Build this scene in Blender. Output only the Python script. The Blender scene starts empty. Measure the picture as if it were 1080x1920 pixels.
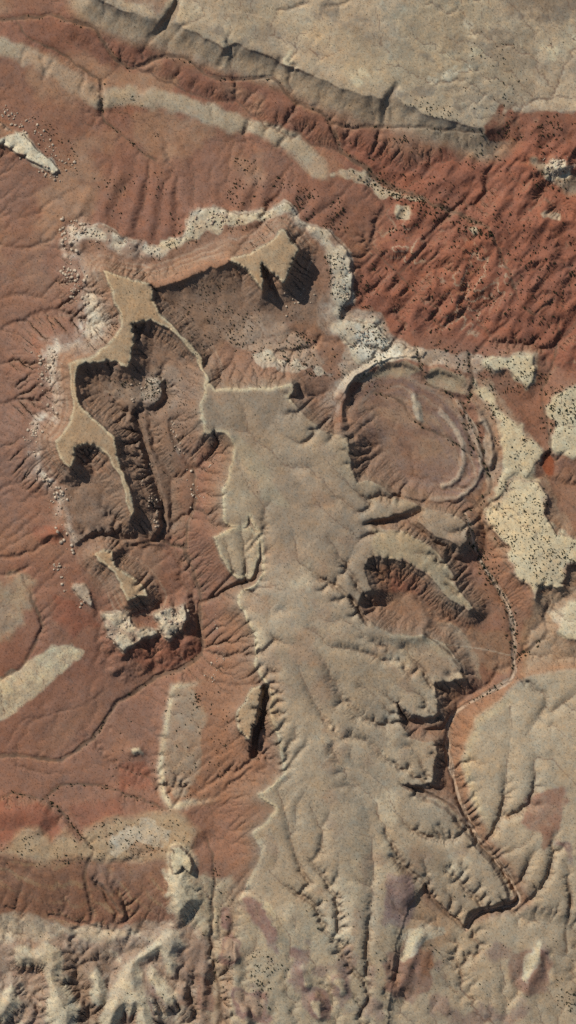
import bpy, math, heapq
import numpy as np

# ------------------------------------------------------------------ camera, sky, sun, exposure
scene = bpy.context.scene
SUN_EL = math.radians(40.0)
SUN_DIR = (-0.70, 0.714)                 # horizontal direction TOWARDS the sun (x right, y up the picture)
cam_d = bpy.data.cameras.new('camera'); cam = bpy.data.objects.new('camera', cam_d)
scene.collection.objects.link(cam); scene.camera = cam
CAM_H = 9000.0
cam.location = (0, 0, CAM_H)            # a survey camera looking straight down
cam_d.sensor_fit = 'VERTICAL'; cam_d.sensor_height = 36.0
cam_d.lens = 36.0 * (CAM_H - 120.0) / 1920.0
cam_d.clip_start = 100; cam_d.clip_end = 60000
world = bpy.data.worlds.new('World'); scene.world = world; world.use_nodes = True
wn = world.node_tree.nodes; wl = world.node_tree.links
sky = wn.new('ShaderNodeTexSky'); sky.sky_type = 'NISHITA'; sky.sun_disc = False
sky.sun_elevation = SUN_EL; sky.sun_rotation = math.atan2(SUN_DIR[0], SUN_DIR[1])
wn['Background'].inputs['Strength'].default_value = 0.07
wl.new(sky.outputs[0], wn['Background'].inputs['Color'])
sd_ = bpy.data.lights.new('sun', 'SUN'); sun = bpy.data.objects.new('sun', sd_)
scene.collection.objects.link(sun)
sd_.energy = 4.2; sd_.angle = math.radians(0.5); sd_.color = (1.0, 0.96, 0.90)
from mathutils import Vector
L = Vector((SUN_DIR[0]*math.cos(SUN_EL), SUN_DIR[1]*math.cos(SUN_EL), math.sin(SUN_EL)))
sun.rotation_euler = L.to_track_quat('Z', 'Y').to_euler(); sun.location = (-600, 800, 1200)
vs = scene.view_settings
vs.view_transform = 'Standard'; vs.look = 'None'; vs.gamma = 1.0; vs.exposure = 0.0; vs.use_curve_mapping = False
scene.cycles.use_denoising = False
scene.cycles.max_bounces = 3; scene.cycles.diffuse_bounces = 2

rng = np.random.default_rng(7)

# ------------------------------------------------------------------ survey grid (map metres: x right, y down the sheet)
MG = 96.0; ST = 1.6
xs = np.arange(-MG, 1080+MG+.1, ST); ys = np.arange(-MG, 1920+MG+.1, ST)
NX, NY = len(xs) | 1, len(ys) | 1
xs = -MG + ST*np.arange(NX); ys = -MG + ST*np.arange(NY)
cx, cy = xs[::2], ys[::2]; CX, CY = np.meshgrid(cx, cy); CS = 2*ST
X, Y = np.meshgrid(xs, ys)
f32 = np.float32

def spline_w(n, start, step, wl_):
    """cubic B-spline weights of n samples on a lattice of spacing wl_"""
    u = (start + step*np.arange(n) - (start - 2*wl_)) / wl_
    k = np.floor(u).astype(int); t = u - k; K = k.max() + 4
    M = np.zeros((n, K), f32); r = np.arange(n)
    M[r, k-1] = (1-t)**3/6; M[r, k] = (3*t**3-6*t*t+4)/6; M[r, k+1] = (-3*t**3+3*t*t+3*t+1)/6; M[r, k+2] = t**3/6
    return M
def vnoise(wl_x, wl_y=None):
    A = spline_w(NY, ys[0], ST, wl_y or wl_x); B = spline_w(NX, xs[0], ST, wl_x)
    R = rng.standard_normal((A.shape[1], B.shape[1])).astype(f32)
    return (A @ R @ B.T) * 1.9
def fbm(wl_, octaves=4, gain=.5):
    o = 0; a = 1; s = 0
    for i in range(octaves):
        if wl_ < 2*ST: break
        o = o + a*vnoise(wl_); s += a*a; a *= gain; wl_ *= .5
    return o/math.sqrt(s)*.55

TEXN = 512
def _tile():
    o = np.zeros((TEXN, TEXN))
    fx = np.fft.fftfreq(TEXN)[:, None]*TEXN; fy = np.fft.fftfreq(TEXN)[None]*TEXN
    k = np.hypot(fx, fy); amp = np.where((k > 6) & (k < 90), 1/np.maximum(k, 1)**1.9, 0)
    o = np.fft.ifft2(np.fft.fft2(rng.standard_normal((TEXN, TEXN)))*amp).real
    return (o/o.std()).astype(f32)
TILE = _tile()
def tex(u, v):
    """tileable rough noise, lattice coordinates in tile pixels"""
    u0 = np.floor(u).astype(int); v0 = np.floor(v).astype(int); a = u-u0; b = v-v0
    u0 %= TEXN; v0 %= TEXN; u1 = (u0+1) % TEXN; v1 = (v0+1) % TEXN
    return (TILE[v0, u0]*(1-a)*(1-b)+TILE[v0, u1]*a*(1-b)+TILE[v1, u0]*(1-a)*b+TILE[v1, u1]*a*b)

def P(s):
    return np.array([[float(q) for q in p.split(',')] for p in s.split()])

# edges are roughened by sampling every distance field through one gentle warp
warp_x = 1.6*fbm(46, 2) + 2.4*fbm(12, 3, .8); warp_y = 1.6*fbm(46, 2) + 2.4*fbm(12, 3, .8)
gx = np.clip((X+warp_x-cx[0])/CS, 0, len(cx)-1.001); gy = np.clip((Y+warp_y-cy[0])/CS, 0, len(cy)-1.001)
ix = gx.astype(int); iy = gy.astype(int); ax = (gx-ix).astype(f32); ay = (gy-iy).astype(f32)
i00 = (iy*len(cx)+ix).ravel()
w00 = ((1-ax)*(1-ay)).ravel(); w10 = (ax*(1-ay)).ravel(); w01 = ((1-ax)*ay).ravel(); w11 = (ax*ay).ravel()
def up(c):
    c = c.ravel().astype(f32); n = len(cx)
    return (c[i00]*w00+c[i00+1]*w10+c[i00+n]*w01+c[i00+n+1]*w11).reshape(NY, NX)
gx2 = np.clip((X-cx[0])/CS, 0, len(cx)-1.001); gy2 = np.clip((Y-cy[0])/CS, 0, len(cy)-1.001)
def up_plain(c):
    jx = gx2.astype(int); jy = gy2.astype(int); a = (gx2-jx).astype(f32); b = (gy2-jy).astype(f32)
    return c[jy, jx]*(1-a)*(1-b)+c[jy, jx+1]*a*(1-b)+c[jy+1, jx]*(1-a)*b+c[jy+1, jx+1]*a*b

def crop(p, R):
    x0 = max(0, int((p[:, 0].min()-R-cx[0])/CS)); x1 = min(len(cx), int((p[:, 0].max()+R-cx[0])/CS)+2)
    y0 = max(0, int((p[:, 1].min()-R-cy[0])/CS)); y1 = min(len(cy), int((p[:, 1].max()+R-cy[0])/CS)+2)
    return slice(y0, y1), slice(x0, x1)
def seg_d2(px, py, a, b):
    dx, dy = b-a; l2 = dx*dx+dy*dy+1e-9
    t = np.clip(((px-a[0])*dx+(py-a[1])*dy)/l2, 0, 1)
    return (px-a[0]-t*dx)**2+(py-a[1]-t*dy)**2, t
def sdf_c(p, R=130):
    sl = crop(p, R); px = CX[sl].astype(f32); py = CY[sl].astype(f32)
    d = np.full(px.shape, 1e9, f32); ins = np.zeros(px.shape, bool)
    for i in range(len(p)):
        a, b = p[i-1], p[i]
        d = np.minimum(d, seg_d2(px, py, a, b)[0])
        if a[1] != b[1]:
            ins ^= ((a[1] > py) != (b[1] > py)) & (px < (b[0]-a[0])*(py-a[1])/(b[1]-a[1])+a[0])
    o = np.full(CX.shape, float(R), f32)
    o[sl] = np.where(ins, -1, 1)*np.sqrt(d); return o
def line_c(p, R=60):
    sl = crop(p, R); px = CX[sl].astype(f32); py = CY[sl].astype(f32)
    d = np.full(px.shape, 1e9, f32); u = np.zeros(px.shape, f32); n = len(p)-1
    for i in range(n):
        q, t = seg_d2(px, py, p[i], p[i+1]); m = q < d
        d = np.where(m, q, d); u = np.where(m, (i+t)/n, u)
    o = np.full(CX.shape, float(R), f32); uu = np.zeros(CX.shape, f32)
    o[sl] = np.minimum(np.sqrt(d), R); uu[sl] = u; return o, uu
def sdf(p, R=130): return up(sdf_c(P(p) if isinstance(p, str) else p, R))
def smooth(p, it=2):
    """Chaikin, open line"""
    for _ in range(it):
        q = .75*p[:-1]+.25*p[1:]; r = .25*p[:-1]+.75*p[1:]
        p = np.vstack([p[:1], np.stack([q, r], 1).reshape(-1, 2), p[-1:]])
    return p
def line(p, R=60): return up(line_c(smooth(P(p), 1), R)[0])
def ss(a, b, v):
    t = np.clip((v-a)/(b-a), 0, 1); return t*t*(3-2*t)

def rbf(s):
    """thin-plate surface through spot heights 'x,y,h ...' """
    p = P(s); n = len(p); xy = p[:, :2]/1000.0
    def phi(r2): return .5*r2*np.log(np.maximum(r2, 1e-12))
    r2 = ((xy[:, None]-xy[None])**2).sum(-1)
    A = np.zeros((n+3, n+3)); A[:n, :n] = phi(r2)+np.eye(n)*2e-4; A[:n, n] = 1; A[:n, n+1:] = xy; A[n, :n] = 1; A[n+1:, :n] = xy.T
    w = np.linalg.solve(A, np.concatenate([p[:, 2], np.zeros(3)]))
    qx, qy = np.meshgrid(np.linspace(cx[0], cx[-1], 70), np.linspace(cy[0], cy[-1], 120))
    o = w[n]+w[n+1]*qx/1000+w[n+2]*qy/1000
    for k in range(n): o += w[k]*phi((qx/1000-xy[k, 0])**2+(qy/1000-xy[k, 1])**2)
    fx = (X-cx[0])/(cx[-1]-cx[0])*69; fy = (Y-cy[0])/(cy[-1]-cy[0])*119
    fx = np.clip(fx, 0, 68.999); fy = np.clip(fy, 0, 118.999); jx = fx.astype(int); jy = fy.astype(int); a = fx-jx; b = fy-jy
    return (o[jy, jx]*(1-a)*(1-b)+o[jy, jx+1]*a*(1-b)+o[jy+1, jx]*(1-a)*b+o[jy+1, jx+1]*a*b).astype(f32)

# ------------------------------------------------------------------ spot heights
LOW = rbf("""0,40,118 230,120,114 500,150,112 640,270,109 800,380,108 0,120,121 120,200,119 300,240,117 450,270,116 560,320,113
 0,280,112 60,260,124 100,330,119 0,500,101 60,500,108 120,480,118 0,700,100 60,720,108 0,900,99 60,930,106 200,330,123 300,360,124
 340,420,128 480,350,124 560,380,124 650,380,114 720,450,109 680,560,112 800,500,110 900,420,112 1000,330,116 1080,260,120 1000,560,108
 1080,450,114 1080,640,108 900,620,108 780,600,110 500,600,124 590,560,122 640,700,117 440,640,126 540,680,122 750,800,106 700,760,107
 690,870,109 820,880,102 780,720,108 850,760,104 900,830,104 880,900,101 870,960,100 1000,720,108 1060,800,112 1050,900,104 1000,960,106
 890,1020,98 940,1110,95 965,1180,93 965,1270,91 900,1310,89 840,1360,88 845,1430,87 870,1520,85 950,1640,82 980,1690,80 875,1745,78
 720,1100,108 750,1150,106 860,1180,99 1040,1120,99 1080,1200,102 1000,1260,95 1080,1400,100 1000,1500,98 1080,1600,94
 310,760,116 330,860,106 350,1000,97 372,1150,91 375,1230,86 290,1270,83 200,1340,79 110,1430,76 0,1420,75 240,1010,104 200,960,112
 130,1040,108 150,1150,101 60,1100,95 60,1200,88 0,1060,92 0,1250,85 60,1300,84 300,1130,100 280,1200,93 200,1230,90 420,1110,104
 440,1180,110 380,1330,96 440,1420,100 330,1400,90 250,1420,86 100,1490,78 0,1500,78 310,1510,83 420,1560,92 200,1520,82 60,1540,84
 160,1580,84 280,1580,92 380,1600,96 60,1620,88 200,1640,86 330,1680,92 60,1700,76 200,1700,76 300,1740,78 60,1800,66 200,1800,66
 330,1820,68 60,1920,58 200,1920,58 330,1920,60 420,1700,84 410,1800,74 420,1920,66 530,1850,78 500,1760,84 600,1800,86 690,1880,76
 760,1800,80 760,1680,92 650,1650,104 680,1750,92 870,1850,74 1000,1800,78 1060,1700,80 1080,1850,72 900,1920,68
 560,900,120 560,1100,116 600,1300,112 650,1450,108 600,1560,106 500,1620,101 480,1500,111 500,1560,108 455,1640,97 510,1450,113 770,1700,95 830,1700,88 720,1760,90 780,1400,98 760,1560,100 860,1650,90""")
HIGH = rbf("""180,0,150 300,40,150 410,84,149 560,130,148 720,190,146 900,240,130 600,0,152 800,60,144 1000,60,130 1000,205,117 1080,205,116 940,225,119 1160,210,115
 210,530,168 260,580,167 350,640,160 382,690,154 200,660,165 140,700,163 170,800,163 120,850,160 220,860,160 248,960,148
 310,530,158 420,492,163 480,490,168 540,470,168 500,540,164 530,525,166
 390,720,164 400,790,159 480,740,163 540,735,158 600,800,152 500,900,157 640,830,149 665,900,144 430,880,155 425,970,152 560,1000,153
 660,960,147 700,960,138 780,950,132 860,980,126 865,1020,124 740,1010,141 810,1040,134 880,1140,122 690,1050,140
 410,1010,142 470,1080,138 450,1120,136 475,1220,136 500,1180,142 560,1150,146 640,1120,142 600,1250,141 680,1200,135 760,1220,124 830,1220,118 860,1265,114
 820,1330,112 760,1320,118 700,1350,123 510,1340,132 530,1430,124 490,1500,116 500,1600,104 600,1400,131 650,1500,122 700,1450,119 790,1420,112 810,1470,108
 870,1550,104 960,1680,93 860,1720,86 760,1600,108 650,1650,108 700,1750,98 600,1750,94 500,1700,96 690,1880,82 480,1680,95 560,1850,84""")

H = LOW.copy()
COLS = []          # (mask array, linear colour, strength)
def srgb(r, g, b):
    c = np.array([r, g, b])/255.0
    return np.where(c <= .04045, c/12.92, ((c+.055)/1.055)**2.4).astype(f32)

def talus(d, hc, wc, s0, Lr):
    """fall below a rim at distance d outside it: a cliff, then a concave apron"""
    e = np.maximum(d-wc, 0)
    return hc*ss(-.8, wc, d) + s0*Lr*(1-np.exp(-e/Lr)) + .07*e

# red badland relief before the caps go on
bad = sdf("640,250 720,262 800,262 900,255 960,250 1010,215 1180,215 1180,720 1050,700 1000,640 900,650 820,640 770,640 700,610 662,560 665,500 700,450 720,400 690,340 650,300", 160)
mb = ss(30, -60, bad)
ua, va = (X*.78+Y*.62), (-X*.62+Y*.78)
r1 = tex(ua*.40+40, va*.17+9)            # ridges running up to the right
r2 = tex(ua*.9+100, va*.45+200)
r0 = tex(ua*.26+300, va*.16+70)
H += mb*(4.2*r0 + 2.2*(1-np.abs(r1)*1.0) + 1.5*r2 + 3.4*(1-2*np.abs(fbm(40, 3))))
# gentler relief elsewhere
H += (2.6*fbm(150, 3) + 1.6*fbm(50, 3) + .5*fbm(24, 3))*(1-mb*.5)
BUMP = 2.2*fbm(110, 3)+1.2*fbm(42, 3)
n_mid0 = fbm(45, 3)

REG = np.zeros((NY, NX), np.int8)         # which piece of the setting each spot belongs to
def cap(poly, top, hc, wc=2.5, s0=.55, Lr=60, R=130, rough=0., reg=None, led=0.):
    global H
    d = sdf(poly, R)
    t = top if isinstance(top, np.ndarray) else np.full_like(H, top)
    cand = t - talus(d, hc, wc, s0, Lr) + rough*TEX_R - 16*ss(.5*R, R, d)
    if led: cand = cand - led*(ss(8.5, 10.2, d+1.5*n_mid0)+.8*ss(20, 22, d+2*n_mid0)+.6*ss(33, 35, d+2*n_mid0))
    win = (cand > H) & (d < R-1)
    H = np.where(win, cand, H)
    if reg is not None: REG[(d < 0) & win] = reg
    return d
TEX_R = tex(X*1.6, Y*1.6)*.6
RILL = tex(X*1.1+77, Y*1.1+31)

# ------------------------------------------------------------------ rock units, low to high
# white ledge at the upper left corner
dWL = cap("-60,215 0,228 20,245 45,252 72,278 98,300 112,322 100,328 70,308 38,288 10,274 -60,250", 128, 9, 3, .3, 40, 60, .9, 5)
# white rim bench under the mesas
BENCH_W = ("135,455 145,438 165,425 200,428 240,450 300,465 345,440 358,398 400,388 430,396 452,405 500,395 535,380 552,393 562,415 590,425 612,430 "
 "636,452 655,488 660,520 656,560 640,582 634,600 665,604 700,604 730,640 775,655 800,660 790,674 762,668 730,672 700,684 668,705 645,735 630,770 615,800 600,812 "
 "560,800 430,800 385,812 370,850 368,880 350,866 326,832 318,790 320,745 313,722 306,742 295,760 270,764 247,768 258,800 274,860 290,915 300,955 304,1000 290,1008 262,985 235,985 "
 "205,1000 170,1000 142,1022 125,985 116,930 92,905 66,880 66,850 77,802 100,790 106,760 105,720 95,690 92,652 130,652 158,640 165,600 160,560 166,520 156,490")
MID = rbf("150,450,133 300,470,136 450,410,137 540,390,135 640,470,129 650,560,126 640,600,124 760,660,119 640,740,121 500,620,126 430,600,129 560,560,127 400,660,129 165,600,132 100,700,127 70,860,124 125,980,122 200,980,120 300,980,115 250,780,130 310,740,132 200,720,131 370,860,126 380,780,132 600,800,122 560,700,126")
dB = cap(BENCH_W, MID, 6.5, 3, .40, 50, 140, 1.0, 3)
# white ledges south of the west leg
dB2 = cap("190,1152 215,1148 240,1147 246,1170 262,1178 295,1180 296,1188 270,1198 245,1216 232,1222 215,1206 202,1190 196,1170", 112, 8, 2.5, .4, 40, 80, 2.4, 33)
dB3 = cap("290,1150 315,1140 346,1136 348,1160 340,1182 318,1200 308,1198 300,1180 296,1165", 112, 8, 2.5, .4, 40, 80, 2.4, 34)
dB4 = cap("135,1095 160,1096 168,1120 172,1138 158,1130 142,1112", 112, 5, 2.5, .3, 30, 60, 1.2)
# ledge bench with the cream edge, lower left of centre
BENCH_S = "325,1285 365,1276 400,1262 422,1232 412,1160 435,1138 470,1180 478,1260 450,1330 450,1400 505,1450 485,1500 425,1500 345,1512 318,1518 302,1492 298,1440 302,1390 312,1330"
dBS = cap(BENCH_S, rbf("330,1300,97 310,1450,93 410,1250,103 430,1160,112 440,1330,112 450,1420,108 470,1220,120 360,1480,92 480,1490,104"), 1.5, 5, .3, 40, 90, .4, 9)
# lower left benches
dBL = cap("-80,1600 -80,1570 0,1590 40,1562 70,1558 92,1582 120,1560 150,1585 165,1555 220,1528 270,1532 330,1520 370,1560 350,1600 250,1612 150,1610 60,1620", rbf("0,1600,94 100,1580,92 170,1560,93 260,1550,98 340,1570,99 200,1600,93"), 2, 4, .22, 50, 90, .5, 36)
dKN = cap("322,1592 335,1588 352,1604 362,1622 356,1638 342,1625 330,1640 322,1640 318,1610", 110, 10, 3, .5, 30, 60, .6, 35)
# east benches
dE2 = cap("905,975 935,915 960,896 1010,905 1026,930 1020,962 1042,1000 1080,1008 1180,1020 1180,1085 1076,1058 1064,1062 1056,1102 1012,1098 1004,1126 990,1100 962,1075 945,1050 950,1022 930,1000", rbf("920,960,107 1000,920,115 980,1060,119 1040,1090,119 1080,1030,118 1160,1050,118"), 6, 2.5, .42, 45, 100, .5, 10)
dE3 = cap("1030,742 1062,726 1190,705 1190,880 1080,858 1036,842 1040,800 1024,772", 118, 2, 4, .25, 40, 80, .4, 37)
dE4 = cap("890,722 908,730 932,758 952,780 976,800 988,822 1006,830 1018,850 1004,872 988,892 962,888 950,898 944,925 932,936 934,912 950,880 942,850 936,820 930,792 914,766 894,745", rbf("900,740,112 960,800,116 940,900,112 1000,850,114"), 2.5, 4, .32, 40, 80, .4, 38)
dE5 = cap("913,680 940,670 1000,665 1004,690 998,716 990,728 972,710 948,696 925,692", 119, 4, 3, .36, 40, 80, .6, 39)
dE6 = cap("1068,1135 1090,1120 1190,1110 1190,1215 1090,1200 1066,1198 1052,1186 1054,1160", 112, 4, 5, .3, 40, 80, .4, 40)
# highland east of the long wash
EAST_H = "962,1284 1000,1268 1080,1258 1190,1250 1190,1740 1060,1710 1005,1702 990,1680 945,1602 920,1572 912,1556 884,1500 868,1445 874,1400 892,1345 940,1318"
dEH = cap(EAST_H, rbf("980,1290,104 880,1420,103 920,1550,99 1000,1400,110 1080,1300,110 1080,1500,110 1000,1600,104 980,1680,92 1080,1700,92 1160,1500,112"), 2.0, 8, .34, 40, 90, .2, 41)
# north-east plateau with its long scarp
PLAT = ("172,-140 178,0 208,14 240,27 270,36 300,42 315,30 326,10 330,0 338,10 333,45 342,58 365,65 385,75 410,84 424,94 433,91 446,86 470,98 500,108 522,117 529,122 560,131 590,147 620,158 650,170 690,183 718,191 "
 "734,168 746,164 743,186 760,200 790,215 815,223 840,230 870,236 890,238 912,246 932,238 950,230 970,216 1000,208 1200,205 1200,-140")
dPL = cap(PLAT, HIGH+1+.7*BUMP, (5+2.5*n_mid0)*ss(990, 880, X), 4, .62, 38, 140, .5, 2)
# mesas
NECK = ("197,508 215,516 235,522 262,528 285,540 288,562 300,590 322,606 345,632 368,655 380,672 385,697 376,694 370,670 350,647 333,627 316,616 300,611 285,603 270,605 250,608 252,622 255,640 248,655 "
 "249,680 241,689 232,687 222,681 205,678 165,678 151,686 146,700 147,745 155,765 175,785 200,803 217,820 222,850 228,880 240,905 249,930 251,962 245,968 239,945 234,915 221,885 204,860 191,844 180,837 160,834 143,839 143,860 140,872 134,879 120,868 107,845 "
 "104,828 118,812 132,790 136,760 136,730 131,700 133,685 160,675 187,660 213,640 228,615 227,590 213,570 205,540")
dN = cap(NECK, HIGH-5+.5*BUMP, 8, 3, .40, 55, 130, .4, 4, 2.6)
HORSE = "427,488 445,484 470,476 495,465 515,448 528,432 537,436 549,455 561,470 557,485 549,503 541,518 533,532 522,523 508,511 497,504 490,498 492,520 494,550 486,541 476,526 466,511 448,498 432,493"
dH = cap(HORSE, HIGH-1+.5*BUMP, 16, 2.5, .42, 50, 130, .4, 30, 2.2)
dLK = cap("280,532 310,525 340,513 370,501 400,491 430,483 434,492 420,500 405,505 378,514 345,526 312,540 285,543", HIGH-7, 5.5, 2.5, .44, 50, 120, .4, 7)
BUT = "178,1042 196,1030 210,1034 216,1060 240,1075 266,1096 279,1120 260,1119 239,1131 231,1111 220,1086 205,1063 186,1052"
dBT = cap(BUT, rbf("190,1040,133 230,1080,131 270,1115,126 210,1050,132"), 8, 2.5, .48, 45, 110, .4, 31, 2.2)
# the great tan upland
UP = ("385,698 391,722 403,733 440,731 480,727 520,724 545,722 553,731 541,745 556,762 576,786 600,808 625,816 652,822 655,850 659,880 669,905 690,900 712,908 745,935 770,940 790,950 820,958 850,964 876,984 872,1016 858,1024 842,1012 815,1005 "
 "800,992 780,978 790,955 770,962 735,970 700,973 688,982 720,992 760,996 800,1018 826,1042 846,1072 862,1110 890,1140 880,1146 862,1134 838,1124 815,1092 792,1072 764,1054 740,1048 690,1046 682,1066 692,1104 670,1122 668,1140 682,1162 702,1172 738,1190 "
 "790,1190 832,1206 860,1240 869,1270 842,1277 815,1281 820,1310 821,1342 802,1349 772,1341 752,1322 744,1316 752,1356 770,1386 816,1390 821,1415 813,1440 810,1468 790,1474 745,1470 760,1482 800,1494 842,1512 872,1550 902,1582 942,1632 966,1680 942,1694 902,1702 "
 "878,1712 872,1738 850,1720 820,1690 800,1660 770,1690 740,1780 720,2020 420,2020 440,1800 450,1680 482,1620 490,1592 474,1562 494,1546 515,1520 510,1506 482,1492 502,1480 530,1450 528,1430 524,1390 510,1350 505,1300 496,1280 486,1265 "
 "477,1245 478,1200 468,1170 455,1146 443,1130 450,1106 482,1092 492,1070 490,1030 487,1000 474,986 468,965 462,985 450,990 432,986 420,976 415,950 420,920 430,890 436,860 437,836 426,815 405,812 396,816 382,812 378,770 383,730")
dU = cap(UP, HIGH+.45*BUMP, 5.0, 3.5, .44, 55, 140, .3, 6, 1.8)
FING = "400,1006 416,1000 432,990 470,988 486,1000 487,1040 478,1070 470,1084 456,1081 441,1086 426,1066 411,1041"
dF = cap(FING, HIGH, 5, 3, .5, 50, 100, .2, 6)
dM4 = cap("470,1290 489,1283 495,1292 493,1312 495,1332 483,1352 474,1366 467,1391 459,1386 447,1371 441,1346 445,1330 460,1311", 131, 13, 2.5, .42, 45, 90, .3, 32)

# ------------------------------------------------------------------ cuts and ridges
def cut(p, depth, w, fl=0.):
    """gully: flat bed fl wide, sides w wide"""
    global H
    d = line(p, w+fl+6); H = H - depth*(1-ss(fl, fl+w, d)); return d
def ridge(p, h, w, sharp=1.):
    global H
    d = line(p, w+6); t = np.clip(1-d/w, 0, 1); H = H + h*(t*t*(3-2*t) if sharp == 1 else t**sharp); return d
GUL_UP = """395,742 408,778 424,800 466,810 492,838 515,842|442,740 458,770 468,808|540,870 600,890 630,935 645,940 668,962|552,1010 558,1055 575,1064 590,1080 620,1092 650,1116 680,1160 692,1176 720,1190
530,1140 552,1168 590,1184 620,1213 672,1216 720,1240|506,1130 504,1180 520,1205 590,1212 606,1240 626,1280 652,1320 690,1350 722,1364|625,1285 640,1320 665,1345 690,1352|655,1380 700,1398 718,1420
655,1404 660,1430 690,1452 732,1482|570,1500 590,1520 602,1550 606,1562 600,1600|555,1510 556,1570 575,1604 600,1640 620,1660 632,1690 635,1745|500,1630 530,1660 575,1690 596,1706 602,1730 630,1760 645,1800 685,1848
640,1440 660,1482 690,1520 702,1600 696,1700 686,1800 690,1850|720,1490 745,1530 780,1566 850,1580 866,1566|735,1610 780,1645 815,1670 825,1700 858,1732|855,1655 890,1680 904,1700|420,1005 432,1050 440,1082|452,1000 456,1040 462,1078
440,830 450,880 470,920 500,955|600,860 640,900 690,940|515,850 560,900 610,960 660,1000|620,1010 640,1050 690,1130|560,1250 580,1300 612,1350|620,1400 640,1440 690,1490|520,1480 540,1540 550,1600 580,1660|700,1500 730,1580 770,1640
760,1215 790,1250 812,1290|770,1400 790,1430 800,1465|840,1000 820,985 800,970|470,1110 500,1130 520,1150|690,1000 660,1030 640,1080
1085,1300 1040,1330 1010,1350 985,1385|962,1325 958,1400 948,1470 948,1500 935,1545 916,1572|1000,1380 1005,1430 1000,1500 975,1520 950,1532|1040,1420 1060,1450 1090,1480|1000,1600 985,1640 972,1662|1040,1600 1030,1650 1000,1690|1000,1290 1030,1310 1010,1350"""
for g in GUL_UP.replace('\n', '|').split('|'):
    cut(g, 2.4, 17); cut(g, .9, 4)
# main washes
for g in '10,1398 40,1348 75,1350 100,1338 150,1330 190,1300|110,1432 120,1405 150,1392|30,1440 70,1455 130,1452|0,560 40,548 80,560|0,620 30,600 70,605 110,590|0,460 40,470 90,450|0,760 40,745 75,755|20,850 45,800 60,740'.split('|'): cut(g, 1.3, 5)
WASH_N = "-60,44 0,38 40,32 70,35 95,28 130,40 180,55 190,70 205,100 230,120 245,130 265,125 300,106 340,108 365,118 375,135 400,150 430,153 470,148 500,145 520,150 545,185 565,200 600,208 615,225 625,240 635,275 650,295 690,315 720,345 790,370 815,386 850,396 880,410 915,428"
WASH_N2 = "30,38 45,65 70,80 120,100 160,135 190,148 195,165|192,150 194,170 190,195 194,225 215,240 240,262 265,285 290,300|610,228 660,240 700,238 780,240 860,246 905,246|780,650 790,690 795,720 830,730 865,750 880,790 900,830 912,860"
WASH_E = "915,428 950,500 990,600 1040,560|1050,600 1035,700 1010,740 1030,800 1034,850|880,660 885,700 882,740 872,760 868,790 885,830 905,860 925,900 918,930 890,950 872,962|700,740 745,745 785,800 840,820 860,838 900,862"
WASH_S = "872,962 880,985 888,1020 905,1060 940,1108 958,1145 966,1185 965,1240 966,1270 945,1284 920,1298 880,1320 848,1342 838,1372 843,1420 853,1465 866,1512 885,1555 905,1582 940,1622 965,1660 980,1690 968,1704 920,1710 890,1722 876,1748"
WASH_S2 = "800,1190 830,1215 850,1232 870,1262 885,1290|966,1240 990,1220 1030,1192 1022,1165 1030,1130|1068,1655 1072,1700 1062,1750 1066,1790"
WASH_W = "362,880 365,940 350,990 346,1030 358,1060 370,1100 376,1130 372,1180 382,1225 365,1240 340,1258 300,1268 270,1285 220,1318 200,1342 180,1380 140,1410 110,1432 60,1424 0,1420 -60,1422"
WASH_W2 = "472,1084 440,1095 420,1108 395,1122 378,1130|345,1030 300,1015|0,1500 25,1486 60,1502 85,1500 110,1474 160,1475 200,1478 240,1492 270,1504 310,1522 325,1515 350,1470|85,1502 115,1525 140,1560 172,1594|240,1025 285,1015|40,1080 70,1150 80,1170 60,1220 40,1250 0,1275"
WASH_SW = "385,1575 395,1600 402,1640 396,1700 396,1780 405,1850 425,1940|170,1600 155,1640 165,1690 172,1730|690,1850 692,1880 676,1912"
dW = np.full((NY, NX), 60., f32)
dWs = [cut(g, 2.4, 4, 2.2) for g in (WASH_N, WASH_S, WASH_W)]; dW = np.minimum.reduce(dWs)
dW2 = np.full((NY, NX), 60., f32)
for s in (WASH_N2, WASH_E, WASH_S2, WASH_W2, WASH_SW):
    for g in s.split('|'): dW2 = np.minimum(dW2, cut(g, 2.0, 4, 1.2))
# gully notches in the scarp
for g in "335,5 320,35 300,62 280,78|432,88 428,100 420,112 412,125|527,116 524,128 518,142|742,166 728,182 720,205 718,235|178,168 192,178 192,215|465,238 462,250".split('|'): cut(g, 3.8, 10, 1)
# slit beside the small mesa, side canyons, cliff bites
cut("497,1288 497,1330 488,1352 480,1368 476,1400 474,1418", 15, 5, 4)
cut("690,982 720,982 750,972 788,956", 8, 9, 2)
cut("500,505 500,530 502,560", 2, 8, 1)
cut("258,640 262,625 268,610", 5, 7, 1)
for g in '520,22 545,25 572,12|610,18 632,16 652,8|880,2 900,4|-20,1048 30,1043 60,1038 85,1018 100,1008|-10,1078 20,1082 42,1068|1000,190 1020,185 1035,200'.split('|'): cut(g, 3, 6)
ridge('82,1006 108,1000', 8, 16)
cut("780,1484 800,1494 842,1514 870,1552 900,1585 940,1634 962,1680", 12, 9, 1); cut("848,1342 838,1372 843,1420 853,1465 866,1512 885,1555 905,1582 940,1622 965,1660 978,1688 968,1702 920,1709 890,1722 876,1746", 4, 6, 3)
cut("820,1345 790,1356 765,1352|", 5, 8, 1) if False else cut("825,1345 790,1358 760,1352", 7, 9, 1)
cut("620,816 650,826 662,818", 6, 7, 1)
cut("640,742 648,760 648,790", 4, 7, 1)
cut("520,660 548,655 580,655 596,644 600,632", 4.5, 5, 1)
cut("130,900 150,920 120,905", 4, 8, 1)
cut("560,730 566,742", 8, 9, 2)
cut("656,1120 672,1145 690,1168", 7, 6, 1)
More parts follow.
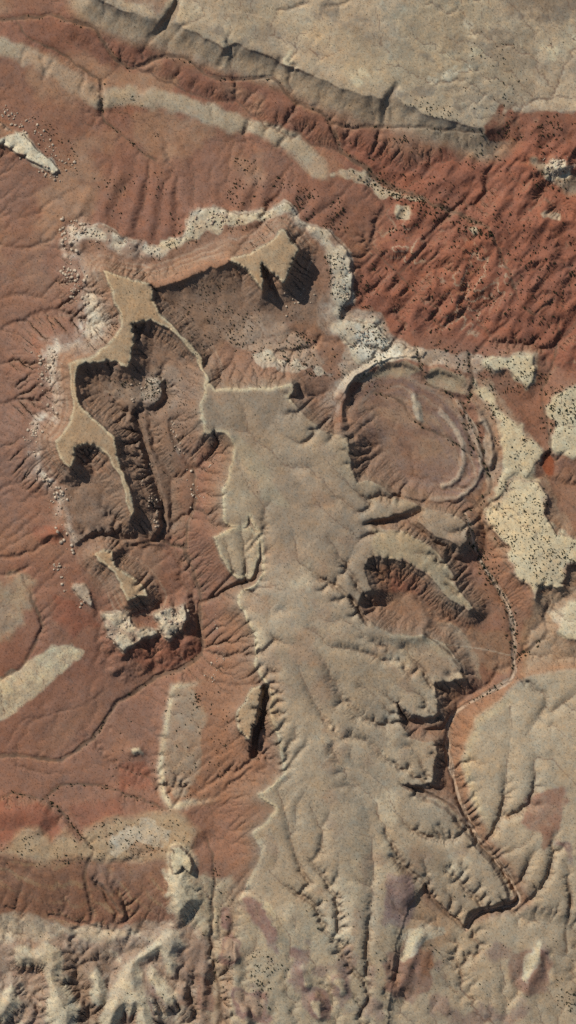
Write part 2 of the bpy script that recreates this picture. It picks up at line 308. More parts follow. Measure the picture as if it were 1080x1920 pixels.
for g, dp, w in (("312,722 316,742 308,762 296,772", 9, 9), ("254,778 262,800 277,860 293,915 303,955 308,1003 292,1012", 9, 8), ("322,790 330,832 352,862 368,884", 5, 8), ("165,1010 200,1000 230,1012 252,1008", 5, 7), ("264,770 300,860 325,950 340,1010", 3, 24), ("262,764 300,764 316,742", 3, 6)): cut(g, dp, w, 2)
# grey hogback and low ridges
HOG = "-60,70 0,86 50,102 95,128 130,152 165,172 187,188|200,182 240,178 290,184 340,194 360,204 395,216 425,228 462,238 475,238 520,252 560,278 585,300 602,322"
for g in HOG.split('|'): ridge(g, 3.8, 36)
dHG = np.minimum(*[line(g, 60) for g in HOG.split('|')])
for g in "48,95 42,118|78,110 88,140|98,118 80,148|156,140 150,168|397,206 400,226|465,228 460,248|500,240 492,262|535,256 520,275".split('|'): cut(g, 2.2, 7)
SPUR = "225,330 205,370 190,410|262,345 250,390 240,430|290,350 285,400 280,440|320,360 318,410 310,450|345,350 350,395|470,345 450,385|500,340 490,385|560,360 545,385|600,375 570,410|640,390 590,425|160,370 150,400"
for g in SPUR.split('|'): ridge(g, 3.6, 19)
H += 1.0*ss(60, -10, sdf('150,340 350,330 640,360 650,430 540,390 360,395 300,455 170,430', 70))*(1-np.abs(tex(X*.5+3, Y*.14+60)))
# basin rims and knobs
for g, h, w in (("640,745 655,720 690,696 722,680 762,676 788,690", 8.5, 16), ("797,700 812,692 835,692 862,704 882,720", 8, 15), ("805,720 840,730 872,738", 4, 14), ("878,758 895,768 898,785", 8, 14),
                ("905,790 918,815 922,850 920,872", 10, 12), ("648,740 640,775 640,800", 9, 14), ("775,735 782,760 788,785", 5, 11), ("742,915 780,925 842,928", 4, 9), ("875,910 895,885", 4, 10), ("855,752 888,798 904,850 900,898 872,930 822,938 760,930", 4.5, 9), ("826,772 858,806 872,850 866,892 830,912", 3.5, 8), ("700,905 740,922 790,934", 4, 9),
                ("1038,305 1046,318 1060,312", 11, 17), ("1005,295 1020,290", 5, 14), ("248,1412 258,1410", 9, 17), ("0,1525 40,1522 75,1530", 9, 40), ("1000,242 1010,236", 5, 16), ("880,432 895,430", 6, 17), ("745,392 735,400", 3, 16),
                ("830,1040 840,1015 868,1010", 3, 14), ("690,1180 740,1200 790,1192", 5, 16), ("770,1125 800,1165", 5, 16), ("160,1830 175,1850", 2, 10)):
    ridge(g, h, w)
# cream fins at the foot of the sheet
LOBES = ["28,1783 60,1790 85,1775 105,1785 112,1810 108,1835 120,1838 105,1845 125,1870 137,1900 132,1945 95,1945 86,1890 90,1860 80,1820 60,1810 35,1810",
 "165,1832 178,1823 192,1840 195,1865 190,1886 178,1883 174,1860",
 "320,1745 335,1758 342,1775 330,1786 327,1800 333,1815 320,1829 306,1812 296,1790 286,1796 254,1812 262,1850 276,1880 290,1945 256,1945 258,1898 242,1912 232,1900 205,1945 190,1930 198,1900 206,1870 216,1840 230,1815 255,1794 285,1770 300,1752",
 "278,1818 290,1825 300,1850 330,1870 329,1890 310,1886 290,1866 276,1840", "-90,1860 0,1872 20,1848 32,1885 12,1918 -90,1940", "322,1640 345,1640 372,1690 345,1720 330,1735 318,1700"]
dLB = np.minimum.reduce([cap(p, LOW+8+BUMP+.62*np.clip(-sdf(p, 70)+2*n_mid0, 0, 13), 1.6, 5, .58, 26, 70, .3) for p in LOBES])
for g, h, w in (("428,1780 434,1800", 13, 20), ("565,1822 575,1850", 12, 15), ("588,1880 600,1910", 12, 16), ("630,1838 642,1862", 10, 15), ("745,1652 760,1680", 10, 26), ("786,1762 775,1785 778,1800 762,1818 764,1835 746,1858", 8, 19), ("800,1790 790,1830", 5, 12), ("1020,1785 1008,1805 1012,1825 994,1842 990,1862", 8, 19), ("1035,1800 1040,1840", 5, 12), ("835,1885 842,1900", 6, 14), ("460,1690 500,1720 515,1760", 5, 16), ("420,1860 425,1900", 6, 14), ("455,1895 465,1925", 10, 14), ("425,1720 424,1750", 4, 10),
                ("190,1660 215,1690 228,1722", 5, 12), ("380,1830 375,1880", 7, 18), ("340,1860 350,1910", 8, 15)):
    ridge(g, h, w)
cut("180,1662 200,1690 222,1718", 7, 8)
# dark ledge line
for g in "10,1705 40,1722|92,1722 140,1730 170,1742 210,1750".split('|'): cut(g, 4, 6)
clay = ss(1715, 1760, Y+8*n_mid0)*ss(470, 400, X)
H += clay*(1-ss(14, 0, dLB))*(3.0*(1-np.abs(tex(X*.40+20, Y*.22+90)))+1.2*tex(X*.9, Y*.7+5))
H += ss(1680, 1780, Y)*ss(430, 500, X)*1.4*(1-np.abs(tex(X*.45+220, Y*.3+190)))
# pond bowl and the pit beside the rocky knob
POND = "1019,862 1030,848 1037,856 1042,872 1041,890 1028,891 1020,880"
dP = sdf(POND, 60); H = np.where(dP < 6, H*ss(0, 6, dP)+(1-ss(0, 6, dP))*(H[(dP < 0)].min() if (dP < 0).any() else 100), H)
cut("1012,292 1024,292", 5, 8, 1)

# ------------------------------------------------------------------ running water: carve dendritic rills
def erode(h, K, iters, m=.5, AT=0., D=.1):
    ny, nx = h.shape; N = nx*ny
    for it in range(iters):
        hl = h.ravel().tolist()
        rec = [-1]*N; done = bytearray(N); order = []; heap = []
        for i in range(nx): heap += [(hl[i], i), (hl[N-1-i], N-1-i)]
        for j in range(1, ny-1): heap += [(hl[j*nx], j*nx), (hl[j*nx+nx-1], j*nx+nx-1)]
        heapq.heapify(heap)
        for q in heap: done[q[1]] = 1
        nb = (1, -1, nx, -nx, nx+1, nx-1, -nx+1, -nx-1)
        pop, push = heapq.heappop, heapq.heappush
        while heap:
            z, i = pop(heap); order.append(i)
            x = i % nx
            if x == 0 or x == nx-1 or i < nx or i >= N-nx: cand = [k for k in (i+1 if x < nx-1 else -1, i-1 if x > 0 else -1, i+nx, i-nx) if 0 <= k < N]
            else: cand = [i+k for k in nb]
            for k in cand:
                if not done[k]:
                    done[k] = 1; rec[k] = i
                    push(heap, (hl[k] if hl[k] > z else z+1e-4, k))
        A = [1.0]*N
        for i in reversed(order):
            r = rec[i]
            if r >= 0: A[r] += A[i]
        Aa = np.array(A).reshape(ny, nx)
        F = (K*(np.maximum(Aa-AT, 0)**m)/CS).ravel().tolist()
        for i in order:
            r = rec[i]
            if r >= 0 and hl[i] > hl[r]:
                f = F[i]; hl[i] = (hl[i]+f*hl[r])/(1+f)
        h = np.array(hl).reshape(ny, nx)
        lap = (np.roll(h, 1, 0)+np.roll(h, -1, 0)+np.roll(h, 1, 1)+np.roll(h, -1, 1)-4*h)
        h = h+D*np.clip(lap, -.9, .9)
        lap = (np.roll(h, 1, 0)+np.roll(h, -1, 0)+np.roll(h, 1, 1)+np.roll(h, -1, 1)-4*h)
        h = h+D*np.clip(lap, -.9, .9)
    return h, Aa
Hc = H[::2, ::2].astype(float)
near = lambda d, a, b: ss(b, a, d)[::2, ::2]
clay_c = ss(1690, 1750, CY)*ss(450, 400, CX); clay_r = ss(1640, 1720, CY)*ss(420, 460, CX)
Kmap = np.full(CX.shape, .34)
AT = np.full(CX.shape, 6.)
def kset(m, k, at):
    global Kmap, AT
    Kmap = Kmap*(1-m)+k*m; AT = AT*(1-m)+at*m
kset(near(dU, -4, 4), .82, 11); kset(near(dPL, -4, 4), .16, 10); kset(near(dEH, -10, 0), .85, 10); kset(mb[::2, ::2], .62, 4); kset(clay_r, .9, 8); kset(clay_c, .5, 4); kset(near(dLB, 0, 10), .24, 6)
Kmap *= 1-.75*near(np.abs(dPL-30), 20, 45)
Kmap *= 1-.93*near(np.minimum(dN, dH), -6, 3)
Kmap *= 1-.6*near(dW, 6, 20)
Kmap *= .5+1.0*np.clip(.5+.5*fbm(60, 2)[::2, ::2], 0, 1)
DM = .07+.16*np.clip(near(dU, -10, -2)+near(dEH, -14, -4)+ss(1660, 1740, CY)*ss(430, 470, CX), 0, 1)
He, FLOW = erode(Hc+.35*rng.standard_normal(Hc.shape), Kmap*.62, 7, .5, AT, DM)
dH_ = np.clip(He-Hc, -10, 4); dH_ = .4*dH_+.15*(np.roll(dH_, 1, 0)+np.roll(dH_, -1, 0)+np.roll(dH_, 1, 1)+np.roll(dH_, -1, 1))
H = H + up_plain(dH_)
LF = up_plain(np.log(FLOW))

def rills(h, K, iters, m=.5, at=4., diff=.10):
    """fine rill erosion on the full grid, steepest descent only"""
    ny, nx = h.shape; N = nx*ny; base = np.arange(N).reshape(ny, nx)
    for it in range(iters):
        best = np.zeros((ny, nx)); rec = base.copy()
        for dy in (-1, 0, 1):
            for dx in (-1, 0, 1):
                if dx or dy:
                    g = (h-np.roll(h, (-dy, -dx), (0, 1)))/math.hypot(dx, dy)
                    mk = g > best; best = np.where(mk, g, best); rec = np.where(mk, base+dy*nx+dx, rec)
        rec[0] = base[0]; rec[-1] = base[-1]; rec[:, 0] = base[:, 0]; rec[:, -1] = base[:, -1]
        order = np.argsort(h.ravel(), kind='stable').tolist(); rl = rec.ravel().tolist()
        A = [1.0]*N
        for i in reversed(order):
            r = rl[i]
            if r != i: A[r] += A[i]
        Aa = np.array(A).reshape(ny, nx)
        F = (K*np.maximum(Aa-at, 0)**m/ST).ravel().tolist(); hl = h.ravel().tolist()
        for i in order:
            r = rl[i]
            if r != i:
                f = F[i]; hl[i] = (hl[i]+f*hl[r])/(1+f)
        h = np.array(hl).reshape(ny, nx)
        lap = np.roll(h, 1, 0)+np.roll(h, -1, 0)+np.roll(h, 1, 1)+np.roll(h, -1, 1)-4*h
        h = h+diff*np.clip(lap, -.6, .6)
    return h, Aa
def blur(a, n=1):
    for _ in range(n):
        a = (np.roll(a, 1, 0)+np.roll(a, -1, 0)+2*a)/4; a = (np.roll(a, 1, 1)+np.roll(a, -1, 1)+2*a)/4
    return a
gy_, gx_ = np.gradient(blur(H, 2), ST); st_m = ss(.30, .55, np.hypot(gx_, gy_))*(1-ss(10, -10, bad))*(1-ss(85, 65, np.abs(dPL)))
ph = (H+.015*X-.01*Y+1.5*BUMP)/(5.2+1.2*np.clip(n_mid0, -1, 1)); fr = ph-np.floor(ph)
H = H + .34*st_m*ss(-.5, .6, n_mid0)*5.2*(ss(.22, .78, fr)-fr)
H = .6*H+.4*blur(H, 1)
H = 100+(H-100)*1.27
d_bbx = np.where((Y > 1660) & (X > 440), -10., 10.)
Kf = up_plain(Kmap)*(.50-.36*ss(4, -4, np.minimum(np.minimum(dU, dEH), d_bbx))); Kf *= 1+.6*ss(.25, .5, np.hypot(*np.gradient(blur(H, 2), ST)))
H0_ = H
H, AF = rills(H.astype(float)+.18*rng.standard_normal(H.shape), Kf, 2, .5, np.where(np.minimum(np.minimum(dU, dEH), dPL) < 0, 7., 3.), .16)
LF2 = np.log(AF)
H += .07*rng.standard_normal(H.shape) + .10*vnoise(4.5)
H = H.astype(f32)

# ------------------------------------------------------------------ soil and rock colours (albedo, with some talus shade and lit edge painted in)
n_big = fbm(170, 4); n_mid = fbm(45, 4); n_sm = fbm(12, 3); n_x = fbm(80, 4); n_st = fbm(30, 4)
gyv, gxv = np.gradient(H, ST); slope = np.hypot(gxv, gyv)
C = np.empty((NY, NX, 3), f32)
def paint(mask, col, jit=0.):
    m = np.clip(mask, 0, 1)[..., None].astype(f32)
    C[:] = C*(1-m)+col*m
RED = srgb(156, 110, 88); RED2 = srgb(152, 98, 76); DEEP = srgb(160, 98, 74); TAN = srgb(185, 158, 125); TAN2 = srgb(186, 155, 123); MESA = srgb(190, 152, 112)
WHITE = srgb(214, 194, 162); CREAM = srgb(206, 182, 144); PINK = srgb(174, 130, 102); TAL = srgb(146, 112, 88); GREY = srgb(168, 150, 124); PURP = srgb(148, 112, 98); BROWN = srgb(142, 104, 78); ORNG = srgb(182, 118, 80); OLIVE = srgb(160, 138, 100)
C[:] = RED
paint(.6*ss(-.3, .8, n_big), RED2); paint(.5*ss(.1, 1, n_x), srgb(168, 122, 94))
RAG = 1.3*fbm(20, 4, .65)+.9*n_sm; MOT = ss(-.7, .5, fbm(9, 3, .7)+.5*n_st)
def zone(p, col, soft=8, k=1., R=90, nz=None, na=6.):
    d = sdf(p, R)
    if nz is not None: d = d + na*nz
    q = d + RAG*min(soft, 12)*.42
    paint(k*ss(soft*.6, -soft*.6, q)*(.74+.26*MOT), col); return d
# strike valley and red slopes
zone("-90,30 60,20 130,30 300,90 520,150 640,240 900,250 900,420 760,380 640,300 600,320 520,250 340,190 200,175 100,120 0,80 -90,70", RED2, 10, .6)
zone("180,120 330,150 330,185 200,175", srgb(178, 136, 104), 14, .7)
zone("250,210 400,230 380,270 320,300 260,260", srgb(176, 132, 100), 14, .7, nz=n_mid, na=12)
zone("-90,250 90,330 150,420 130,640 60,800 40,1000 -90,1000", srgb(152, 110, 90), 20, .8)
# badlands, with pale beds that follow the level of the ground
paint(ss(20, -30, bad+10*n_mid), DEEP)
paint(.6*ss(20, -30, bad)*ss(.2, 1.2, n_x), RED2)
bed = H + .04*X - .02*Y + 1.2*n_x
for lv, w, cc, k in ((124, .5, ORNG, .6), (129, .55, CREAM, .7), (133, .45, ORNG, .7), (137, .6, CREAM, .75), (141.5, .45, ORNG, .7), (145, .55, CREAM, .7), (150, .5, CREAM, .6), (155, .5, ORNG, .6)):
    paint(k*ss(20, -30, bad)*ss(330, 480, Y)*np.exp(-((bed-lv)/(w*.9))**2)*ss(-.1, .8, n_mid+.1)*.8, cc)
# hogback
paint(.9*ss(24, 11, dHG+4*n_sm+3*n_mid)*ss(-1.3, -.3, n_mid+.25), srgb(186, 160, 126))
# left bottom
zone("-90,1390 20,1340 60,1310 105,1268 150,1236 156,1222 130,1211 90,1212 60,1235 20,1262 -90,1300", CREAM, 6)
zone("-90,1400 30,1330 70,1300 90,1262 40,1290 -90,1350", TAN, 10, .6)
zone("-90,1075 20,1085 40,1060 62,1075 72,1110 62,1150 62,1180 30,1195 -90,1235", srgb(176, 146, 112), 14, .9, nz=n_mid, na=12); zone("-90,1120 20,1130 40,1170 10,1180 -90,1180", srgb(160, 132, 106), 8, .8, nz=n_sm, na=10)
zone("-90,1420 60,1424 110,1435 140,1410 170,1400 240,1440 300,1500 250,1495 160,1472 100,1480 20,1485 -90,1490", RED, 10, .7)
zone("-90,1508 0,1508 60,1512 90,1522 110,1560 90,1585 40,1560 0,1588 -90,1590", DEEP, 12)
zone("120,1515 220,1500 230,1530 160,1560", RED2, 10, .9); zone("225,1440 270,1430 290,1480 220,1485", DEEP, 10, .8)
zone("380,1150 500,1440 500,1640 440,1640 360,1570 400,1500 330,1510 380,1330", srgb(168, 116, 88), 14, .8)
zone("-90,1615 200,1605 340,1605 330,1690 260,1720 100,1730 -90,1720", srgb(160, 114, 88), 10, 1, nz=n_mid)
zone("-90,1640 150,1650 280,1660 250,1735 -90,1728", srgb(146, 100, 76), 14, .8, nz=n_mid)
d_bl = zone("-90,1730 120,1735 260,1738 330,1725 420,1700 440,1780 440,2020 -90,2020", srgb(178, 146, 118), 10, 1, nz=n_mid)
paint(.7*ss(10, -10, d_bl)*ss(.3, .9, n_st), PURP); paint(.6*ss(10, -10, d_bl)*ss(.2, .9, n_x), OLIVE); paint(.5*ss(10, -10, d_bl)*ss(.5, 1., -n_mid), BROWN); paint(.8*ss(10, -10, d_bl)*ss(.3, .8, n_sm*.5+n_mid*.7), srgb(200, 176, 144))
zone("330,1630 400,1640 440,1640 480,1700 470,2020 400,2020 385,1760 330,1730 320,1690", srgb(192, 166, 130), 14, 1, nz=n_mid)
zone("95,1108 150,1130 182,1172 130,1192 98,1160", DEEP, 9, .9); zone("245,1205 370,1190 376,1230 300,1262 225,1232", DEEP, 9, .8); zone("60,985 115,985 112,1015 75,1020", DEEP, 8, .8); zone("50,630 100,615 110,650 70,680", srgb(172, 110, 82), 12, .7)
# bedding bands of the lower slope
bd = np.sin((H+.05*X+3*n_x)*.9); m_ls = ss(8, -8, sdf("-90,1620 340,1612 340,1690 270,1735 -90,1735", 40))
paint(.55*m_ls*ss(.5, .95, bd)*ss(-.5, .5, n_mid+.2), srgb(170, 136, 98)); paint(.5*m_ls*ss(.4, .9, -bd), srgb(136, 96, 76)); paint(.5*m_ls*ss(.2, .9, n_st), srgb(150, 118, 100))
# basin
zone("640,760 690,700 760,690 850,740 900,830 930,900 890,950 820,945 740,930 670,900 655,830", srgb(160, 122, 97), 12, 1)
paint(.35*ss(-40, -10, -np.abs(sdf("640,760 690,700 760,690 850,740 900,830 930,900 890,950 820,945 740,930 670,900 655,830", 120)+8))*ss(.0, .7, n_x+.3)*ss(640, 720, X), PURP)
d_b0 = sdf("640,760 690,700 760,690 850,740 900,830 930,900 890,950 820,945 740,930 670,900 655,830", 120)
m_b0 = ss(6, -8, d_b0)
stk = tex(X*.35+Y*.1, Y*.9-X*.3); paint(.6*m_b0*ss(.2, 1.4, stk), srgb(176, 136, 104)); paint(.5*m_b0*ss(.2, 1.4, -stk), srgb(138, 100, 82))
right = ss(700, 800, X+.5*(900-Y))
for r_, w_, cc, k in ((-12, 4, srgb(178, 150, 122), .7), (-22, 4, srgb(132, 104, 96), .8), (-32, 2.5, srgb(184, 158, 130), .6), (-42, 4, srgb(138, 108, 98), .7), (-52, 2, srgb(174, 142, 114), .6), (-62, 4, srgb(142, 112, 100), .5)):
    paint(.7*k*m_b0*right*np.exp(-((d_b0-r_+7*n_x+2*n_sm)/w_)**2)*ss(-.8, .4, n_mid+.3), cc)
zone("740,860 860,850 860,905 790,920 740,890", srgb(156, 122, 104), 14, .6)
for g in ("855,752 888,798 904,850 900,898 872,930 822,938 760,930", "826,772 858,806 872,850 866,892 830,912"): paint(.75*ss(6, 2, line(g, 20)+2.5*n_sm)*ss(-.8, .2, n_mid), srgb(190, 162, 132))
zone("770,740 778,735 792,770 796,790 782,785", srgb(188, 168, 140), 5, .9)
for p in ("797,702 812,692 840,694 866,706 884,722 872,740 840,735 805,722", "655,722 690,698 722,682 762,677 790,692 770,708 720,706 680,716"):
    zone(p, srgb(176, 150, 116), 6, .9)
zone("905,785 918,800 926,850 922,876 910,872 908,830", srgb(172, 150, 128), 4)
for s, cc in (("875,930 930,890 960,910 930,1000 945,1050 1000,1130 1010,1260 970,1290 950,1180 880,1040", srgb(160, 112, 84)), ("860,1310 960,1280 940,1315 892,1345 872,1400 868,1445 884,1500 925,1575 990,1690 970,1690 880,1560 850,1460 842,1370", srgb(172, 122, 90)),
              ("690,1050 760,1056 815,1092 880,1146 900,1180 960,1190 960,1260 900,1280 860,1230 800,1190 700,1172 670,1130", srgb(158, 106, 78)), ("1040,1110 1080,1070 1170,1090 1170,1250 980,1290 975,1200 1010,1130", srgb(176, 132, 96)),
              ("720,1060 800,1080 780,1120 740,1110", DEEP), ("820,1280 880,1290 850,1340 835,1400 870,1540 830,1500 815,1400", srgb(140, 98, 74)), ("1020,890 1080,870 1170,880 1170,1010 1040,1000 1020,940", srgb(166, 116, 86)), ("940,730 1020,700 1030,800 1020,850 980,800", srgb(150, 100, 76))):
    zone(s, cc, 10, .9)
zone("1000,300 1080,330 1190,320 1190,370 1060,365 1040,345", srgb(160, 138, 110), 10, .9); zone("1022,300 1060,296 1072,318 1050,332 1024,330", WHITE, 5, .9, nz=n_sm, na=8)
for p in ("740,375 770,385 770,412 745,405", "1010,395 1050,400 1048,412 1015,408", "878,430 895,425 898,438 884,440", "1000,232 1008,230 1010,242 998,242", "640,318 690,325 720,352 790,368 805,384 720,366 660,336 620,325"):
    zone(p, CREAM, 5, .8, nz=n_sm, na=4)
zone("870,720 910,725 960,775 1000,820 1020,850 1000,895 940,940 915,900 900,850 905,800 890,770", srgb(182, 150, 118), 9, .85, nz=n_mid, na=8)
zone("880,940 935,905 1030,900 1080,1000 1080,1110 1000,1135 950,1060 900,985", srgb(176, 138, 106), 12, .8, nz=n_mid, na=9)
zone("1000,1120 1080,1100 1190,1100 1190,1260 985,1290 985,1225", srgb(184, 150, 116), 12, .85, nz=n_mid, na=10)
zone("690,1170 740,1190 800,1195 860,1240 960,1270 960,1200 900,1180 830,1165 770,1120 720,1120", srgb(168, 128, 98), 12, .8, nz=n_mid, na=9); zone("820,1170 845,1165 900,1230 905,1275 870,1250", srgb(182, 152, 118), 7, .9)
paint(.55*ss(640, 430, Y+.3*X)*ss(.15, .8, n_x*.7+n_mid*.5), srgb(182, 140, 108)); paint(.4*ss(640, 430, Y+.3*X)*ss(.3, .9, n_st), srgb(146, 98, 76))
# caps: aprons first, then rims and tops
def apron(d, col, w, k=.8): paint(k*ss(w, 2, d+4*n_mid)*ss(-2, 2, d), col)
paint(.95*ss(64, 34, dPL+7*n_mid)*ss(-2, 2, dPL)*ss(1000, 900, X), srgb(180, 150, 116)); apron(dPL, srgb(146, 126, 104), 22, .7)
paint(.8*ss(8, -4, dBS), srgb(170, 120, 90)); paint(.9*np.exp(-((dBS+3)/7)**2)*ss(420, 330, X)*ss(1270, 1290, Y), CREAM); zone("325,1292 360,1290 372,1350 365,1430 345,1500 318,1508 306,1480 308,1400", srgb(178, 148, 116), 12, .85, nz=n_mid, na=8)  # cream west rim; the warm-lit halo of its slope is put into the colour
paint(ss(12, -8, dBL+9*n_mid), srgb(186, 152, 114)); paint(.6*ss(8, -8, dBL)*ss(.1, .8, n_st), srgb(172, 132, 102)); zone("200,1570 240,1545 300,1540 330,1545 310,1575 250,1590 210,1600", srgb(204, 184, 156), 9, .75, nz=n_sm, na=16)
# bench: pale rock near its rim, redder soil further in
paint(ss(6, -4, dB), srgb(160, 118, 94))
zone("290,545 420,505 480,545 560,535 610,560 600,620 520,600 470,590 420,640 385,690 340,620 300,600", srgb(140, 108, 84), 12, .85)  # amphitheatre talus painted darker brown: its shade put into the colour
zone("148,690 250,690 320,690 330,840 370,900 350,1010 200,1010 150,990 120,930 140,880 230,900", srgb(146, 108, 84), 14, .75)  # canyon interior browned the same way, shade painted into the ground
zone("380,840 425,820 430,900 410,960 370,960", srgb(174, 122, 96), 10, .8)
gap = .25+.75*ss(-.9, .0, n_sm*.9+n_mid*.4)
west = ss(175, 150, X)
rimw = (20+18*np.clip(n_x+.3, -.5, 1.5))*(1-.5*west)
paint(.9*ss(7, 1, dB+4*n_sm)*ss(-rimw-8, -rimw+6, dB)*gap*ss(800, 690, Y), srgb(206, 184, 154))
paint(.75*ss(7, 1, dB+3*n_sm)*ss(-13, -5, dB)*ss(690, 760, Y)*ss(-.2, .6, n_mid+.4*n_sm), srgb(200, 174, 146))
fr = ss(30, 8, dB+7*n_mid)*ss(-18, -6, dB)*west*ss(1010, 960, Y); paint(.75*fr*(.35+.65*ss(-.4, .4, n_sm)), srgb(190, 156, 130)); paint(.8*fr*ss(.2, .7, n_sm*.8+n_st*.4), srgb(208, 188, 162))
zone("640,590 700,600 740,640 800,655 880,665 905,680 860,690 800,680 740,672 690,690 650,720 630,700 645,640", srgb(196, 168, 138), 8, .8, nz=n_mid, na=9)
zone("355,402 400,392 445,408 540,384 556,400 520,410 440,425 380,445 310,470 280,470 300,462 345,440", srgb(206, 182, 146), 6, .95, nz=n_sm, na=5)
zone("600,432 640,470 656,520 650,570 630,590 640,610 700,610 730,645 770,660 700,690 670,680 640,640 625,580 632,520 615,470", srgb(204, 184, 154), 7, .95, nz=n_mid, na=7)
zone("665,610 700,612 730,645 750,662 700,684 672,668", srgb(218, 202, 176), 7, .95, nz=n_sm, na=9)
zone("420,590 520,600 590,640 620,690 560,690 480,670 440,640 400,600", srgb(184, 152, 122), 12, .8, nz=n_mid, na=16)
zone("470,665 540,675 620,700 580,695 490,690", WHITE, 6, .7, nz=n_sm, na=8)
zone("190,722 230,715 280,712 318,706 312,730 300,752 270,762 230,745 200,745", srgb(186, 156, 124), 7, .9, nz=n_sm, na=7); zone("225,728 280,735 310,715 318,722 280,752 250,742", WHITE, 5, .7, nz=n_sm, na=8)
zone("560,520 600,500 615,560 630,600 600,640 540,620", srgb(152, 110, 84), 12, .7)
for dd in (dB2, dB3): paint(ss(6, -2, dd+2*n_sm), srgb(204, 180, 148)); paint(.7*ss(3, -3, dd)*ss(.2, .8, n_sm), srgb(176, 140, 114))
paint(.8*ss(6, -2, dB4+3*n_sm), srgb(196, 172, 142)); paint(ss(5, -2, dWL+3*n_sm), WHITE); paint(ss(14, -2, dKN), srgb(202, 180, 144))
zone("-60,225 0,222 25,232 30,250 0,262 -60,250", srgb(170, 116, 86), 6, .9)
zone('246,1405 262,1403 264,1417 248,1419', CREAM, 5, .9)
zone("318,1625 350,1640 372,1680 352,1730 310,1720 312,1660", srgb(204, 182, 148), 8, .95, nz=n_sm, na=6)
for dd in (dE2, dE3, dE4, dE5, dE6): apron(dd, srgb(164, 118, 90), 16, .5); paint(ss(5, -6, dd+6*n_sm+5*n_mid), CREAM); paint(.35*ss(4, -6, dd)*ss(.45, 1., n_sm*.7+n_mid*.5), srgb(182, 150, 116))
paint(.5*ss(4, -8, dE2)*ss(.1, .9, n_x), TAN); zone("1030,1150 1100,1140 1100,1190 1060,1188", WHITE, 8, .7)
apron(dEH, srgb(178, 126, 92), 26, .7); paint(ss(8, -6, dEH+4*n_mid), TAN); paint(.8*np.exp(-((dEH+7)/9)**2)*ss(1290, 1330, Y)*ss(985, 960, X), srgb(200, 172, 132))
zone("985,1500 1050,1490 1060,1540 1040,1590 1010,1570 980,1540", srgb(166, 120, 98), 10, .9, nz=n_mid, na=14); zone("1010,1545 1035,1550 1040,1585 1020,1590", srgb(156, 106, 84), 6, .8)
for dd, w in ((dN, 46), (dH, 46), (dLK, 40), (dBT, 34)):
    apron(dd, PINK, w, .85)
    paint(.75*ss(26, 4, dd)*ss(-1, 1, dd)*ss(-.1, .9, n_mid), TAL)
    sh = np.exp(-((dd-9-2*n_mid)/2.0)**2)+np.exp(-((dd-18-3*n_mid)/1.6)**2)+np.exp(-((dd-29-3*n_mid)/1.8)**2); paint(.5*sh*ss(-.6, .5, n_st+.2), srgb(188, 156, 124)); paint(.4*np.exp(-((dd-13-3*n_x)/1.8)**2)+.35*np.exp(-((dd-24-3*n_x)/1.8)**2), srgb(128, 94, 74))
out_top = ss(1, 5, np.minimum(np.minimum(dN, dH), np.minimum(dU, dLK)))
for p, k in (("290,548 420,508 500,555 540,540 590,540 600,600 520,600 470,585 420,620 385,690 340,620 300,600", .85), ("150,695 250,690 262,615 330,640 375,700 372,800 330,840 330,1000 200,1010 150,990 120,930 140,880 215,890", .8), ("110,880 240,900 250,1010 300,1020 290,1110 180,1110 140,1020", .6)):  # shaded inner talus: brown painted over the pink aprons to deepen the shade
    dz = sdf(p, 60); paint(k*ss(14, -10, dz+6*n_mid)*out_top*(1-.85*ss(-.2, .6, n_sm)*ss(4, -4, sdf("190,715 310,705 312,755 200,748", 30))), srgb(154, 119, 94))
apron(dU, srgb(160, 122, 96), 50, .85); paint(.6*ss(18, 3, dU+4*n_sm)*ss(-1, 1, dU), srgb(160, 130, 102)); apron(dM4, srgb(160, 120, 94), 26, .6)
for dd in (dN, dH, dBT, dM4): paint(ss(2.5, -1.5, dd), MESA); paint(.45*ss(0, -3, dd)*ss(.1, .9, n_mid+.4*n_sm), srgb(166, 132, 100)); paint(.7*ss(1.5, 0, dd+1.5*n_sm)*ss(-6, -2, dd), CREAM)
paint(ss(3, -1, dLK), srgb(186, 134, 102))
paint(ss(2, -2, dF), TAN); paint(ss(3, -2, dPL), TAN)
m_u = ss(2.5, -2, dU+2*n_sm); paint(m_u, TAN2); paint(.6*m_u*ss(1000, 800, Y-.3*X)*ss(-.2, .8, n_x+.3*n_mid+.2), srgb(156, 130, 104))
paint(.8*m_u*ss(1050, 1350, Y+.15*X), TAN); paint(.55*m_u*ss(.1, .9, n_big), srgb(184, 160, 124)); paint(.5*m_u*ss(.2, .9, -n_x), srgb(150, 124, 98)); paint(.5*m_u*ss(.2, .9, n_st), srgb(178, 138, 106)); paint(.6*m_u*ss(.5, 1.1, n_mid+.5*n_x)*ss(900, 1100, Y), srgb(204, 180, 146))
paint(.8*np.exp(-((np.minimum(dU, dF)+2)/4.0)**2)*ss(560, 540, X)*ss(1700, 1500, Y), CREAM)
zone("420,790 440,800 460,830 500,880 540,950 500,940 460,880 445,840", srgb(184, 162, 128), 8, .6)
zone("700,990 760,1000 800,1020 840,1060 862,1108 888,1140 870,1138 830,1115 800,1075 760,1050 700,1042", srgb(186, 160, 122), 6, .8)
zone("495,1290 520,1300 525,1400 505,1360", srgb(188, 156, 116), 8, .8)
